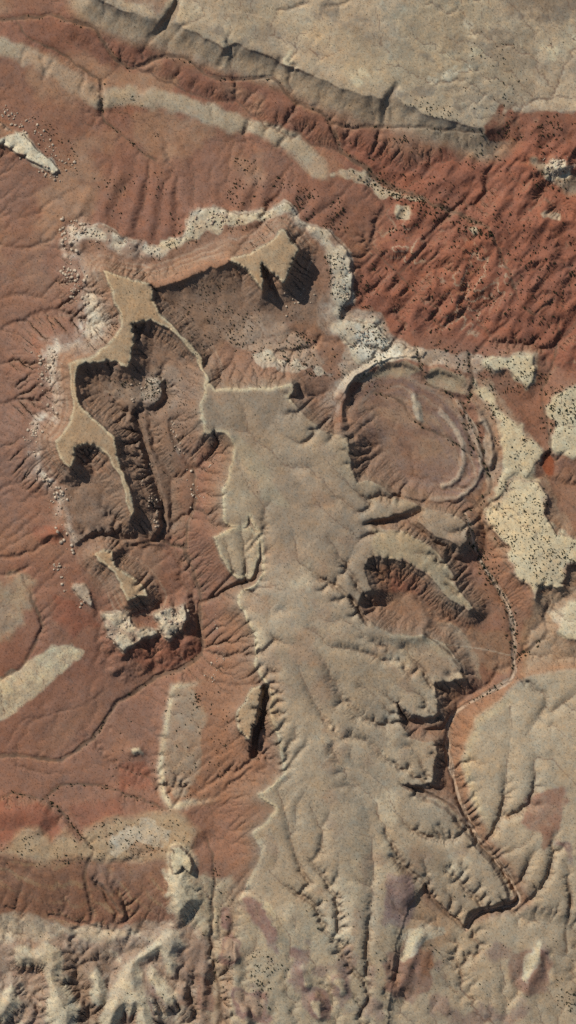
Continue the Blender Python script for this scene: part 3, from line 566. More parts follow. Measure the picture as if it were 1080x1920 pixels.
# plateau patches
m_p = ss(3, -3, dPL); paint(.7*m_p, srgb(192, 162, 128)); stp = tex(X*.22+Y*.12+33, Y*.75-X*.25); paint(.5*m_p*ss(.3, 1.5, stp), srgb(196, 168, 132)); paint(.5*m_p*ss(.3, 1.5, -stp), srgb(160, 134, 108)); paint(.5*m_p*ss(.1, .9, n_x), srgb(190, 162, 124)); paint(.5*m_p*ss(.2, .9, -n_mid), srgb(156, 132, 106)); paint(.8*m_p*ss(1., 1.5, n_st+.6*n_sm), srgb(206, 184, 148)); paint(.55*m_p*ss(.9, 1.4, -n_st+.6*n_sm), srgb(132, 114, 96))
zone("820,150 870,122 880,130 850,150 800,160", WHITE, 5, .8, nz=n_sm, na=6); zone("860,45 885,50 890,75 870,70", WHITE, 5, .6, nz=n_sm, na=8)
zone("910,240 940,200 1000,215 1190,212 1190,260 920,262", RED2, 8, 1, nz=n_sm, na=5); zone("925,60 1000,62 1000,200 930,195", srgb(172, 144, 112), 20, .5)
zone("930,-90 1190,-90 1190,30 960,22", srgb(140, 116, 92), 14, .7); zone("200,-60 330,-60 322,5 300,30 230,10", srgb(160, 118, 92), 10, .8)
# foot of the sheet: purple clays and cream fins
d_bb = sdf("440,1690 600,1760 720,1780 740,1620 800,1700 870,1740 1000,1700 1190,1720 1190,2020 430,2020", 120)
paint(.9*ss(14, -14, d_bb), srgb(186, 160, 126)); paint(.6*ss(10, -10, d_bb)*ss(.5, 1.1, n_st), PURP); paint(.6*ss(10, -10, d_bb)*ss(.5, 1.1, -n_x), srgb(186, 142, 104))
for p in ("415,1765 435,1758 452,1775 450,1800 430,1818 412,1808", "450,1685 480,1690 520,1740 518,1780 490,1760 470,1720", "545,1785 560,1790 555,1800 545,1798", "555,1810 575,1810 580,1860 565,1860", "735,1650 765,1650 770,1690 750,1720 728,1720", "760,1790 790,1770 795,1830 740,1870 725,1850", "1010,1790 1030,1785 1035,1840 985,1870 975,1850", "360,1830 390,1825 395,1900 365,1900", "430,1850 500,1870 500,1920 440,1910", "580,1850 610,1860 615,1910 590,1915", "415,1700 430,1705 425,1745 415,1745", "625,1835 645,1840 648,1868 630,1870", "1020,1580 1080,1570 1080,1640 1060,1600"):
    dz = zone(p, srgb(150, 110, 98), 7, .9, nz=n_mid, na=6); paint(.6*ss(-7, -11, dz+5*n_sm), srgb(196, 160, 124))
zone("-20,1728 60,1722 130,1738 215,1742 262,1756 215,1772 130,1762 60,1756 -20,1770", srgb(198, 172, 138), 8, .75, nz=n_mid, na=9)
zone("120,1790 300,1775 220,1800 160,1870 150,1930 130,1900 112,1830", srgb(150, 118, 92), 10, .7, nz=n_mid, na=8); zone("335,1790 400,1760 398,1900 340,1900 300,1930 330,1880", srgb(152, 116, 94), 10, .65, nz=n_mid, na=8)
paint(.92*ss(7, -4, dLB+5*n_sm+4*n_mid)*(.7+.3*MOT), srgb(206, 184, 150)); paint(.3*ss(0, -6, dLB)*ss(.3, .9, n_mid), srgb(190, 162, 126))
for p, cc in (("725,1790 760,1778 805,1798 812,1850 770,1882 722,1862", srgb(154, 114, 94)), ("965,1800 1000,1788 1042,1800 1034,1862 985,1878 960,1850", srgb(154, 114, 94)), ("725,1640 772,1645 778,1700 755,1742 722,1732", srgb(152, 120, 108)), ("548,1782 575,1790 584,1868 612,1890 600,1912 574,1890 553,1840", srgb(150, 114, 102)), ("620,1828 650,1828 652,1868 640,1886 624,1862", srgb(160, 126, 108)), ("448,1685 480,1688 520,1738 522,1790 500,1775 470,1722", srgb(158, 120, 106)), ("780,1780 812,1790 808,1838 790,1832", srgb(170, 120, 90))):
    zone(p, cc, 7, .85, nz=n_mid, na=6)
zone("757,1758 800,1738 828,1754 792,1776 775,1800 765,1790", srgb(206, 188, 158), 6, .85, nz=n_sm, na=5); zone("1000,1778 1020,1775 1012,1815 990,1845 985,1825", srgb(204, 184, 152), 5, .8, nz=n_sm, na=5)
for g in ("785,1752 770,1775 755,1800", "1015,1775 1000,1810 985,1840", "568,1815 578,1850", "590,1885 600,1910", "632,1840 645,1865", "500,1700 515,1720"): paint(.8*ss(9, 3, line(g, 30)+4*n_sm), CREAM)
# ledges: bare cliff rock
paint(.55*ss(.75, 1.5, slope)*(1-.6*ss(10, -5, d_bl)), srgb(150, 118, 94))
# flow lines, sand beds and scrub along them
paint(.65*ss(3.4, 5.8, LF)*ss(.9, .3, slope), srgb(126, 92, 73)); paint(.45*ss(3.2, 5.5, LF2), srgb(126, 98, 80))
paint(.35*ss(7, 2.5, dW+2*n_sm), srgb(170, 128, 98)); paint(.75*ss(2.4, .4, np.abs(dW-1.0)+1.1*n_sm), srgb(112, 86, 68)); paint(.75*ss(3.2, .6, dW2+.8*n_sm), srgb(116, 90, 70))
# tracks
TRACKS = ["828,1205 790,1228 760,1262 735,1290 712,1300 690,1330 672,1352 640,1392 610,1425 575,1462 545,1500 520,1540 500,1580 490,1610 478,1665", "1190,1340 1080,1355 1040,1366 1015,1382 1005,1400",
          "828,1208 832,1222 824,1228 790,1226|", "830,1208 900,1216 960,1230", "360,30 420,28 455,28 490,36 530,45 560,42 590,30"]
dT = np.full((NY, NX), 60., f32)
dTs = [up_plain(line_c(smooth(P(g.strip('|')), 2), 30)[0]) for g in TRACKS]; dT = np.minimum.reduce(dTs)
paint(.65*ss(2.3, .8, dT), srgb(198, 168, 134))
dT2 = np.minimum(up_plain(line_c(smooth(P(WASH_S), 2), 30)[0]), 60)
paint(.9*ss(5.5, 2.5, dT2+2.0*n_sm+1.2*n_mid), srgb(202, 166, 134)); paint(.7*ss(1.5, .3, np.abs(dT2-2.6-1.5*n_sm)), srgb(128, 96, 74))
paint(.35*ss(9, -1, dP), srgb(160, 104, 76)); paint(ss(1.5, -2.5, dP), srgb(164, 88, 54))
# speckle of soil and low scrub
spk = rng.random((NY, NX)).astype(f32)
C *= (1+.055*rng.standard_normal((NY, NX)).astype(f32)+.05*n_sm+.04*n_mid)[..., None]
C *= (1-.42*((spk < .06) & (dW > 2)))[..., None]
C *= (1+.05*fbm(5, 1))[..., None]*np.array([1, 1, 1], f32)
hue = .035*rng.standard_normal((NY, NX)).astype(f32)+.05*fbm(7, 2)+.04*fbm(60, 3)
lum = C.mean(-1, keepdims=True); pale = ss(.30, .48, lum)
C = lum+(C-lum)*(.90+.1*pale)
C *= np.array([.80, .875, .915], f32)*.955*(1+.13*pale)
rd = ss(1.35, 1.75, C[..., 0]/C[..., 1]); C *= np.stack([1-.02*rd, 1-.05*rd, 1-.12*rd], -1).astype(f32)
C *= np.stack([1+hue, np.ones_like(hue), 1-hue], -1)
C = np.clip(C, .01, .85)

# ------------------------------------------------------------------ split the ground into named pieces
# 0 red pediment, 2 plateau, 3 rim bench, 4 mesa tops, 5 white ledges, 6 upland, 7 link ridge, 8 badlands, 9 benches, 10 east
REG[(REG == 0) & (bad < 0)] = 8
base0 = REG.copy()
REG[(REG == 0) & (dHG < 14)] = 11
REG[(d_bl < 0)] = 12
REG[(d_bb < 0) & (REG != 41)] = 13
d_bas = sdf("640,760 690,700 760,690 850,740 900,830 930,900 890,950 820,945 740,930 670,900 655,830", 60)
REG[(d_bas < 0) & (REG == 0)] = 14
REG[(REG == 0) & (Y < 330) & (dPL < 130)] = 15
REG[(REG == 0) & (X > 620)] = 16
REG[(REG == 0) & (X > 180) & (Y > 690)] = 17
for d_, k_ in zip(dWs, (20, 42, 43)): REG[d_ < 4.6] = k_
for d_, k_ in zip(dTs, (21, 44, 21, 21, 45)): REG[d_ < 1.9] = k_
REG[dP < 0] = 22

def wx(x): return x-540.0
def wy(y): return 960.0-y
def height(px, py):
    fx = np.clip((np.asarray(px)+MG)/ST, 0, NX-1.001); fy = np.clip((np.asarray(py)+MG)/ST, 0, NY-1.001)
    jx = fx.astype(int); jy = fy.astype(int); a = fx-jx; b = fy-jy
    return H[jy, jx]*(1-a)*(1-b)+H[jy, jx+1]*a*(1-b)+H[jy+1, jx]*(1-a)*b+H[jy+1, jx+1]*a*b

# ------------------------------------------------------------------ materials
def ground_material(name, grain=.09, dots=.18):
    m = bpy.data.materials.new(name); m.use_nodes = True; n = m.node_tree.nodes; l = m.node_tree.links
    b = n['Principled BSDF']; b.inputs['Roughness'].default_value = .95; b.inputs['Specular IOR Level'].default_value = .08
    at = n.new('ShaderNodeAttribute'); at.attribute_name = 'soil'
    geo = n.new('ShaderNodeNewGeometry')
    nz = n.new('ShaderNodeTexNoise'); nz.inputs['Scale'].default_value = .55; nz.inputs['Detail'].default_value = 5; nz.inputs['Roughness'].default_value = .75
    l.new(geo.outputs['Position'], nz.inputs['Vector'])
    mr = n.new('ShaderNodeMapRange'); mr.inputs['From Min'].default_value = .3; mr.inputs['From Max'].default_value = .7
    mr.inputs['To Min'].default_value = 1-grain; mr.inputs['To Max'].default_value = 1+grain; l.new(nz.outputs['Fac'], mr.inputs['Value'])
    vo = n.new('ShaderNodeTexVoronoi'); vo.inputs['Scale'].default_value = .28; l.new(geo.outputs['Position'], vo.inputs['Vector'])
    m2 = n.new('ShaderNodeMapRange'); m2.inputs['From Min'].default_value = .12; m2.inputs['From Max'].default_value = .26
    m2.inputs['To Min'].default_value = 1-dots; m2.inputs['To Max'].default_value = 1.0; l.new(vo.outputs['Distance'], m2.inputs['Value'])
    mu = n.new('ShaderNodeMath'); mu.operation = 'MULTIPLY'; l.new(mr.outputs[0], mu.inputs[0]); l.new(m2.outputs[0], mu.inputs[1])
    vm = n.new('ShaderNodeVectorMath'); vm.operation = 'SCALE'; l.new(at.outputs['Color'], vm.inputs[0]); l.new(mu.outputs[0], vm.inputs['Scale'])
    l.new(vm.outputs[0], b.inputs['Base Color'])
    bp = n.new('ShaderNodeBump'); bp.inputs['Strength'].default_value = .25; bp.inputs['Distance'].default_value = .5
    l.new(nz.outputs['Fac'], bp.inputs['Height']); l.new(bp.outputs['Normal'], b.inputs['Normal'])
    return m
M_SOIL = ground_material('desert_soil'); M_SAND = ground_material('wash_sand', .12, .2); M_MUD = ground_material('red_mud', .05, 0.)
M_MUD.node_tree.nodes['Principled BSDF'].inputs['Roughness'].default_value = .35

# ------------------------------------------------------------------ ground meshes: dense inside the sheet, mirrored relief beyond it
def grow(edge, sign):
    o = []; s = ST; v = edge
    while abs(v-edge) < 2600: s = min(s*1.35, 60); v += sign*s; o.append(v)
    return np.array(o)
ex = np.concatenate([grow(xs[0], -1)[::-1], xs, grow(xs[-1], 1)]); ey = np.concatenate([grow(ys[0], -1)[::-1], ys, grow(ys[-1], 1)])
def mirror(v, a, b, n):
    t = (v-a)/(b-a); t = np.abs(((t+1) % 2)-1) if False else np.abs((t+1) % 2-1)*0+np.where((np.floor(t) % 2) == 0, t-np.floor(t), 1-(t-np.floor(t)))
    return np.clip(np.rint(t*(n-1)), 0, n-1).astype(int)
mx = mirror(ex, xs[0], xs[-1], NX); my = mirror(ey, ys[0], ys[-1], NY)
in_x = np.where((ex >= xs[0]-.01) & (ex <= xs[-1]+.01))[0]; mx[in_x] = np.arange(NX)
in_y = np.where((ey >= ys[0]-.01) & (ey <= ys[-1]+.01))[0]; my[in_y] = np.arange(NY)
EX, EY = np.meshgrid(ex, ey)
GH = H[np.ix_(my, mx)]; GC = C[np.ix_(my, mx)]; GR = REG[np.ix_(my, mx)].copy()
out = (EX < xs[0]-1) | (EX > xs[-1]+1) | (EY < ys[0]-1) | (EY > ys[-1]+1)
GR[out] = 0
far = ss(1200, 2600, np.maximum(np.abs(EX-540)-540, np.abs(EY-960)-960)); GH = GH*(1-far)+100*far
gny, gnx = GH.shape
V = np.stack([wx(EX), wy(EY), GH], -1).reshape(-1, 3).astype(f32)
CF = np.concatenate([GC, np.ones(GC.shape[:2]+(1,), f32)], -1).reshape(-1, 4)
ii = (np.arange(gny-1)[:, None]*gnx+np.arange(gnx-1)[None]).ravel()
FREG = GR[:-1, :-1].ravel()
def mesh_from(name, v, quads, col=None):
    me = bpy.data.meshes.new(name)
    me.vertices.add(len(v)); me.vertices.foreach_set('co', np.ascontiguousarray(v, f32).ravel())
    nq = len(quads); k = quads.shape[1]
    me.loops.add(nq*k); me.loops.foreach_set('vertex_index', np.ascontiguousarray(quads, np.int32).ravel())
    me.polygons.add(nq); me.polygons.foreach_set('loop_start', np.arange(0, nq*k, k, dtype=np.int32)); 
    me.update(calc_edges=True)
    if col is not None:
        a = me.color_attributes.new('soil', 'FLOAT_COLOR', 'POINT'); a.data.foreach_set('color', np.ascontiguousarray(col, f32).ravel())
    return me
PIECES = {0: ('pediment', 'red brown gravel slope spreading from the mesa rim to the western edge'), 2: ('plateau', 'tan speckled plateau above the long dark scarp'), 3: ('rim_bench', 'pale bouldery rock bench ringing the foot of the mesas'),
 4: ('mesa', 'long forked sandy mesa top with a narrow neck and dark canyon cliffs'), 30: ('mesa', 'horse head shaped mesa top casting the deep promontory shadow'), 31: ('butte', 'small narrow butte top north of the white ledges'), 32: ('mesa', 'small tan mesa top beside the black shadowed slit'),
 5: ('ledge', 'isolated white sandstone ledge on red ground, upper left corner'), 33: ('ledge', 'larger bare white sandstone ledge south of the small butte'), 34: ('ledge', 'smaller eastern white sandstone ledge south of the small butte'), 35: ('knob', 'shaded cream rock knob above the clay hills'),
 6: ('upland', 'broad tan upland furrowed by branching gullies'), 7: ('saddle_ridge', 'pinkish ridge linking the two mesas'), 8: ('badlands', 'dark red wrinkled badlands dotted with junipers'), 9: ('bench', 'buff bench with a cream western edge beside the winding wash'), 36: ('bench', 'cream and white bench dotted with junipers above the brown lower slope'),
 10: ('bench', 'big cream juniper dotted bench with notched southern cliffs'), 37: ('bench', 'cream bench full of junipers on the eastern edge above the pond'), 38: ('bench', 'curved cream bench wrapping the east side of the basin'), 39: ('bench', 'small triangular cream bench below the badlands'), 40: ('bench', 'rounded pale knoll on the eastern edge south of the big cream bench'), 41: ('highland', 'rounded tan highland east of the long wash'),
 11: ('hogback', 'low grey hogback ridge crossing the red valley'), 12: ('clay_hills', 'cream and purple clay lobes at the foot of the slope'), 13: ('clay_flats', 'pale clay flats with purple mounds'), 14: ('basin', 'reddish bowl shaped basin ringed by low rims'), 15: ('valley', 'red strike valley floor below the scarp'),
 16: ('slope', 'orange red slopes beside the long wash'), 17: ('canyon', 'red brown canyon ground between the mesas'), 20: ('wash', 'dry wash winding along the red valley below the scarp'), 42: ('wash', 'long pale dry wash running south past the big cream bench'), 43: ('wash', 'dark winding wash draining the canyon across the red plain'),
 21: ('track', 'thin pale dirt track slanting down the tan upland'), 44: ('track', 'short faint track on the eastern highland'), 45: ('track', 'faint curved track on the plateau'), 22: ('pond', 'bright orange red mud of the small drying pond')}
for r, (nm, lab) in PIECES.items():
    f = ii[FREG == r]
    if not len(f): continue
    q = np.stack([f, f+gnx, f+gnx+1, f+1], 1)
    u, inv = np.unique(q, return_inverse=True); q = inv.reshape(q.shape)
    me = mesh_from(nm, V[u], q, CF[u])
    me.materials.append(M_SAND if r in (20, 42, 43) else M_MUD if r == 22 else M_SOIL)
    o = bpy.data.objects.new(nm, me); scene.collection.objects.link(o)
    o['kind'] = 'structure'; o['label'] = lab
print('terrain done', len(V))

# ------------------------------------------------------------------ junipers
def flat_mat(name, c1, c2, scale):
    m = bpy.data.materials.new(name); m.use_nodes = True; n = m.node_tree.nodes; l = m.node_tree.links; b = n['Principled BSDF']
    b.inputs['Roughness'].default_value = .9; b.inputs['Specular IOR Level'].default_value = .1
    nz = n.new('ShaderNodeTexNoise'); nz.inputs['Scale'].default_value = scale; nz.inputs['Detail'].default_value = 4
    geo = n.new('ShaderNodeNewGeometry'); l.new(geo.outputs['Position'], nz.inputs['Vector'])
    cr = n.new('ShaderNodeValToRGB'); cr.color_ramp.elements[0].position = .35; cr.color_ramp.elements[1].position = .65
    cr.color_ramp.elements[0].color = (*c1, 1); cr.color_ramp.elements[1].color = (*c2, 1)
    l.new(nz.outputs['Fac'], cr.inputs['Fac']); l.new(cr.outputs[0], b.inputs['Base Color']); return m
M_LEAF = flat_mat('juniper_foliage', (.022, .030, .016), (.05, .06, .03), .9)
M_BARK = flat_mat('juniper_bark', (.10, .07, .05), (.18, .13, .10), 3.)
M_ROCK = flat_mat('boulder_rock', tuple(srgb(132, 112, 94)), tuple(srgb(196, 178, 154)), .18)

def crown_arrays(r, n, seed):
    """n leaf sprays through an uneven flattened crown of unit radius, quads"""
    g = np.random.default_rng(seed)
    lobes = g.normal(0, .42, (6, 3))*np.array([1, 1, .55]); lobes[0] = 0
    k = g.integers(0, 6, n); d = g.normal(0, 1, (n, 3)); d /= np.linalg.norm(d, axis=1)[:, None]
    c = lobes[k]+d*(.42*g.random((n, 1))**.4)*np.array([1, 1, .9])
    t = np.cross(d, g.normal(0, 1, (n, 3))); t /= np.linalg.norm(t, axis=1)[:, None]; b = np.cross(d, t)+.5*d
    s = (.17+.13*g.random((n, 1)))*math.sqrt(70/n)
    v = np.stack([c-t*s, c+b*s*.8, c+t*s, c-b*s*.9], 1).reshape(-1, 3)
    v[:, 2] += .75; v[:, 2] = np.maximum(v[:, 2], .06)
    return v*r, np.arange(4*n).reshape(n, 4)
def trunk_arrays():
    V_, F_ = [], []
    def tube(p0, p1, r0, r1):
        o = len(V_)
        for p, r in ((p0, r0), (p1, r1)):
            for a in range(5): V_.append((p[0]+r*math.cos(a*1.2566), p[1]+r*math.sin(a*1.2566), p[2]))
        for a in range(5): F_.append((o+a, o+(a+1) % 5, o+5+(a+1) % 5, o+5+a))
    tube((0, 0, -.25), (.04, .02, .42), .12, .085)
    for a in (0.3, 2.4, 4.4): tube((.04, .02, .36), (.42*math.cos(a), .42*math.sin(a), .8), .06, .025)
    return np.array(V_), np.array(F_)
tv, tf = trunk_arrays(); TRUNK = mesh_from('trunk', tv, tf); TRUNK.materials.append(M_BARK)
CROWNS = []
for s in range(6):
    v, q = crown_arrays(1., 90, s); me = mesh_from('crown', v, q); me.materials.append(M_LEAF); CROWNS.append(me)

pts = []   # x, y, radius, zone
def scatter(poly, n, r0, r1, zn, clump=.5):
    p = P(poly); x0, y0 = p.min(0); x1, y1 = p.max(0); got = 0; tries = 0
    while got < n and tries < 60:
        tries += 1
        q = np.stack([rng.uniform(x0, x1, n), rng.uniform(y0, y1, n)], 1)
        ins = np.zeros(n, bool)
        for i in range(len(p)):
            a, b = p[i-1], p[i]
            if a[1] != b[1]: ins ^= ((a[1] > q[:, 1]) != (b[1] > q[:, 1])) & (q[:, 0] < (b[0]-a[0])*(q[:, 1]-a[1])/(b[1]-a[1])+a[0])
        jx = np.clip(((q[:, 0]+MG)/ST).astype(int), 0, NX-1); jy = np.clip(((q[:, 1]+MG)/ST).astype(int), 0, NY-1)
        keep = ins & (rng.random(n) < np.clip(.35+clump*(n_st[jy, jx]+.5*n_sm[jy, jx])*1.1+.10*np.clip(LF[jy, jx]-2, 0, 4)*clump, .03, 1)) & (slope[jy, jx] < 1.1)
        for c in q[keep][:n-got]: pts.append((c[0], c[1], r0+(r1-r0)*rng.random()**2.8, zn)); got += 1
def along(line_s, n, r0, r1, spread, zn):
    for s in line_s.split('|'):
        p = smooth(P(s), 1); seg = np.hypot(*np.diff(p, axis=0).T); cs = np.concatenate([[0], np.cumsum(seg)])
        for _ in range(n):
            t = rng.random()*cs[-1]; i = min(np.searchsorted(cs, t, 'right')-1, len(seg)-1); a = (t-cs[i])/seg[i]
            c = p[i]*(1-a)+p[i+1]*a+rng.normal(0, spread, 2)
            pts.append((c[0], c[1], r0+(r1-r0)*rng.random()**1.8, zn))
scatter("650,255 720,255 910,252 1000,225 1090,230 1090,640 1000,650 900,655 800,640 720,620 665,570 662,500 720,440 740,390 700,340 660,300", 1150, .8, 2.3, 'badlands')
scatter("700,345 800,375 930,430 920,450 840,425 760,385", 130, 1.3, 2.4, 'badlands', .2)
scatter("600,432 640,470 656,520 650,570 640,610 700,610 730,645 780,660 700,690 640,640 620,560", 260, .9, 1.7, 'rim')
scatter("400,580 520,600 600,640 680,690 620,715 520,690 440,660", 240, 1.0, 1.9, 'rim')
scatter("440,340 520,330 640,370 660,440 600,430 540,390 450,400 420,370", 190, 1.0, 1.9, 'spur')
scatter("360,400 540,385 540,410 430,440 330,470 300,465", 110, .9, 1.6, 'rim')
scatter("170,330 330,320 340,440 260,440 200,400", 55, 1.1, 2.0, 'spur'); scatter("440,295 480,300 480,380 440,380", 30, 1.1, 1.8, 'spur')
scatter("800,640 900,650 1000,660 1010,720 980,740 900,740 830,690", 200, 1.0, 1.9, 'basin rim')
scatter("890,730 960,780 1000,830 1000,880 940,930 920,860 930,800", 150, .9, 1.7, 'cream bench'); scatter("1025,725 1090,715 1090,870 1035,840", 190, .9, 1.8, 'cream bench')
scatter("905,970 960,895 1020,910 1040,1000 1085,1010 1085,1060 1000,1110 950,1050", 420, .9, 1.7, 'cream bench')
scatter("870,950 930,1040 970,1150 980,1260 950,1200 900,1080 870,1000", 110, 1.0, 1.9, 'wash'); scatter("1010,700 1035,700 1045,860 1025,860 1005,760", 45, 1.3, 2.3, 'wash')
along("780,650 790,690 795,720 830,730 865,750 880,790 900,830 912,860|880,660 885,700 882,740 872,760 868,790 885,830 905,860 925,900 918,930 890,950 872,962", 42, 1.3, 2.8, 3, 'wash')
along("872,962 880,985 888,1020 905,1060 940,1108 958,1145 966,1185 965,1240 966,1270", 75, 1.3, 2.6, 4, 'wash'); along("966,1270 945,1284 920,1298 880,1320|700,740 745,745 785,800 840,820 860,838 900,862|966,1240 990,1220 1030,1192", 14, 1.3, 2.3, 3, 'wash')
along("0,38 70,35 130,40 190,70 230,120 245,130|610,228 660,240 700,238 780,240 860,246 905,246|192,150 194,170 190,195 194,225 215,240 240,262 265,285 290,300|300,106 365,118 400,150 470,148 520,150 545,185 600,208|615,225 635,275 690,315 720,345", 17, 1.0, 2.1, 1.8, 'wash')
along("0,1500 25,1486 60,1502 85,1500 110,1474 160,1475 200,1478 240,1492 270,1504 310,1522 325,1515|85,1502 115,1525 140,1560 172,1594", 45, 1.0, 2.2, 2.2, 'wash'); along("200,1342 180,1380 140,1410|382,1225 340,1258 270,1285 220,1318", 10, 1.0, 1.9, 2, 'wash')
scatter("900,60 960,80 990,150 960,230 850,200 870,100", 55, .9, 1.7, 'plateau'); scatter("745,170 830,190 900,240 780,215", 50, .9, 1.7, 'plateau'); scatter("940,210 1060,215 1050,255 930,260", 50, 1.1, 2.1, 'badlands')
scatter("190,715 300,705 318,715 305,755 240,745", 120, .8, 1.6, 'bench'); scatter("250,780 280,780 310,980 290,990", 40, .8, 1.4, 'bench')
scatter("140,1560 230,1530 340,1540 360,1590 250,1610 60,1630", 190, .9, 1.7, 'lower'); scatter("0,1580 70,1565 60,1620 0,1640", 30, .9, 1.7, 'lower'); scatter("300,1290 380,1300 360,1500 310,1500", 55, 1.0, 1.8, 'lower'); scatter("360,1290 420,1290 440,1480 360,1500", 55, 1.0, 1.7, 'lower'); scatter("230,1350 310,1330 300,1480 190,1470", 22, 1.0, 1.7, 'lower')
scatter("455,1770 560,1830 570,1910 480,1890", 95, .9, 2.2, 'clay'); scatter("400,1600 440,1700 420,1900 395,1900", 40, 1.0, 1.8, 'clay'); scatter("20,1740 380,1740 380,1910 20,1910", 90, .8, 1.5, 'clay'); scatter("700,1640 1080,1640 1080,1910 700,1910", 110, .8, 1.6, 'clay'); scatter("1045,1830 1080,1830 1080,1910 1045,1890", 40, 1.0, 1.9, 'clay'); scatter("560,1650 700,1650 700,1900 600,1900", 30, .9, 1.8, 'clay')
scatter("205,520 290,545 300,600 220,600", 10, .8, 1.2, 'bench'); scatter("60,210 140,260 150,330 60,290", 70, .8, 1.7, 'rim')
scatter("640,310 720,345 790,365 800,385 700,360", 60, 1.0, 1.9, 'badlands'); scatter("640,700 700,700 760,740 660,760", 30, .9, 1.6, 'basin rim'); scatter("100,400 170,420 300,460 300,490 180,470", 60, .8, 1.5, 'rim')
scatter("295,545 420,520 480,560 560,560 600,600 480,620 400,640 385,690 330,610", 230, .7, 1.5, 'bench', .35); scatter("160,700 250,690 330,650 375,700 372,820 330,860 340,1000 260,900 200,790", 150, .7, 1.4, 'bench', .35)
scatter("0,0 1080,0 1080,1920 0,1920", 620, .55, 1.0, 'lower', .6); scatter("200,180 260,180 300,260 240,240", 60, .6, 1.2, 'spur', .4)
pts = [p for p in pts if -5 < p[0] < 1085 and -5 < p[1] < 1925]
pts.sort(key=lambda p: -p[2])
inframe = lambda p: 3 < p[0] < 1077 and 3 < p[1] < 1917
DESC = {'badlands': 'dark green juniper on the wrinkled red badlands', 'rim': 'juniper among the pale rocks of the mesa rim bench', 'spur': 'juniper on the red spurs below the white rim', 'basin rim': 'juniper on the low rims around the reddish basin',
        'cream bench': 'juniper on the cream rock benches east of the wash', 'wash': 'large juniper lining a sandy dry wash', 'plateau': 'juniper on the tan plateau above the scarp', 'bench': 'juniper on the small bench inside the canyon', 'lower': 'juniper on the buff lower bench', 'clay': 'juniper among the pale clay hills'}
LAND = {'the pale rocky knob in the badlands': (1042, 312), 'the end of the dark scarp': (908, 246), 'the notch in the scarp': (732, 185), 'the drying orange pond': (1031, 870), 'the triangular cream bench': (960, 695), 'the ringed basin': (770, 810),
 'the white outcrop by the basin': (705, 640), 'the shadowed promontory': (545, 490), 'the neck of the forked mesa': (240, 570), 'the white ledges south of the butte': (270, 1185), 'the small southern butte': (230, 1080), 'the slit beside the small mesa': (480, 1350), 'the track junction': (828, 1206), 'the sharp bend of the long wash': (845, 1350),
 'the lowest bend of the long wash': (975, 1690), 'the cone shaped red knoll': (255, 1411), 'the wash fork on the red plain': (88, 1500), 'the shaded white knob': (340, 1615), 'the water gap in the grey hogback': (191, 195), 'the isolated white ledge': (60, 285), 'the pale north west corner of the rim': (145, 450), 'the westernmost rim bulge': (75, 860), 'the inner canyon bench': (270, 735),
 'the curved pale spur': (830, 1080), 'the big cream bench': (985, 1000), 'the wash bend in the red valley': (240, 128), 'the wash crossing above the badlands': (640, 275), 'the juniper lined draw': (800, 380), 'the cream contour beds': (880, 560), 'the purple clay mounds': (590, 1850), 'the cream clay lobes': (265, 1810), 'the eastern red valley': (1035, 640), 'the twin clay ridges': (765, 1820), 'the central clay wash': (400, 1780)}
LAND.update({'the western rim elbow': (95, 655), 'the rockfall beside the long mesa leg': (100, 735), 'the long western rim': (158, 575), 'the rubble below the forked leg': (112, 960), 'the east canyon ledge': (350, 860), 'the west canyon ledge': (280, 880), 'the eastern white rim': (648, 520), 'the northern white rim': (420, 405)})
LN = list(LAND); LP = np.array([LAND[k] for k in LN], float)
def where(x, y):
    d = np.hypot(LP[:, 0]-x, LP[:, 1]-y); k = int(d.argmin())
    a = math.degrees(math.atan2(LP[k, 1]-y, x-LP[k, 0])) % 360
    c = ('east', 'north east', 'north', 'north west', 'west', 'south west', 'south', 'south east')[int((a+22.5)//45) % 8]
    return ('close ' if d[k] < 28 else 'far ' if d[k] > 75 else '')+c+' of '+LN[k]
SHORT = {'badlands': 'juniper on red ground', 'rim': 'juniper on the rim', 'spur': 'juniper on red spur', 'basin rim': 'juniper', 'cream bench': 'juniper on cream rock', 'wash': 'juniper along a wash', 'plateau': 'juniper on tan plateau', 'bench': 'juniper on ledge', 'lower': 'juniper on buff bench', 'clay': 'juniper on pale clay'}
own = [p for p in pts if inframe(p)][:300]; ids = set(id(p) for p in own)
for k, p in enumerate(own):
    x, y, r, zn = p
    t = bpy.data.objects.new('juniper_tree', None); scene.collection.objects.link(t)
    t.empty_display_size = .5
    t.location = (wx(x), wy(y), float(height(x, y))-.05); t.rotation_euler = (0, 0, rng.random()*6.28); s = r*1.15; t.scale = (s, s, s*1.05)
    t['label'] = ('tall ' if k < 60 else 'rounded ' if k < 170 else 'small ')+SHORT[zn]+', '+where(x, y)
    if len(t['label'].split()) > 16: t['label'] = t['label'].split(' ', 1)[1]
    t['category'] = 'tree'; t['group'] = 'junipers, ' + zn
    for nm, me in (('trunk', TRUNK), ('crown', CROWNS[k % 6])):
        o = bpy.data.objects.new(nm, me); o.parent = t; scene.collection.objects.link(o)
rest = [p for p in pts if id(p) not in ids]
vv, qq, off = [], [], 0
small = [crown_arrays(1.1, 24, 20+s) for s in range(5)]
for k, p in enumerate(rest):
    v, q = small[k % 5]; a = rng.random()*6.28; c, s = math.cos(a)*p[2], math.sin(a)*p[2]
    w = np.stack([v[:, 0]*c-v[:, 1]*s+wx(p[0]), v[:, 0]*s+v[:, 1]*c+wy(p[1]), v[:, 2]*p[2]*1.05+float(height(p[0], p[1]))-.1], 1)
    vv.append(w); qq.append(q+off); off += len(v)
me = mesh_from('scrub', np.concatenate(vv), np.concatenate(qq)); me.materials.append(M_LEAF)
o = bpy.data.objects.new('scrub', me); scene.collection.objects.link(o)
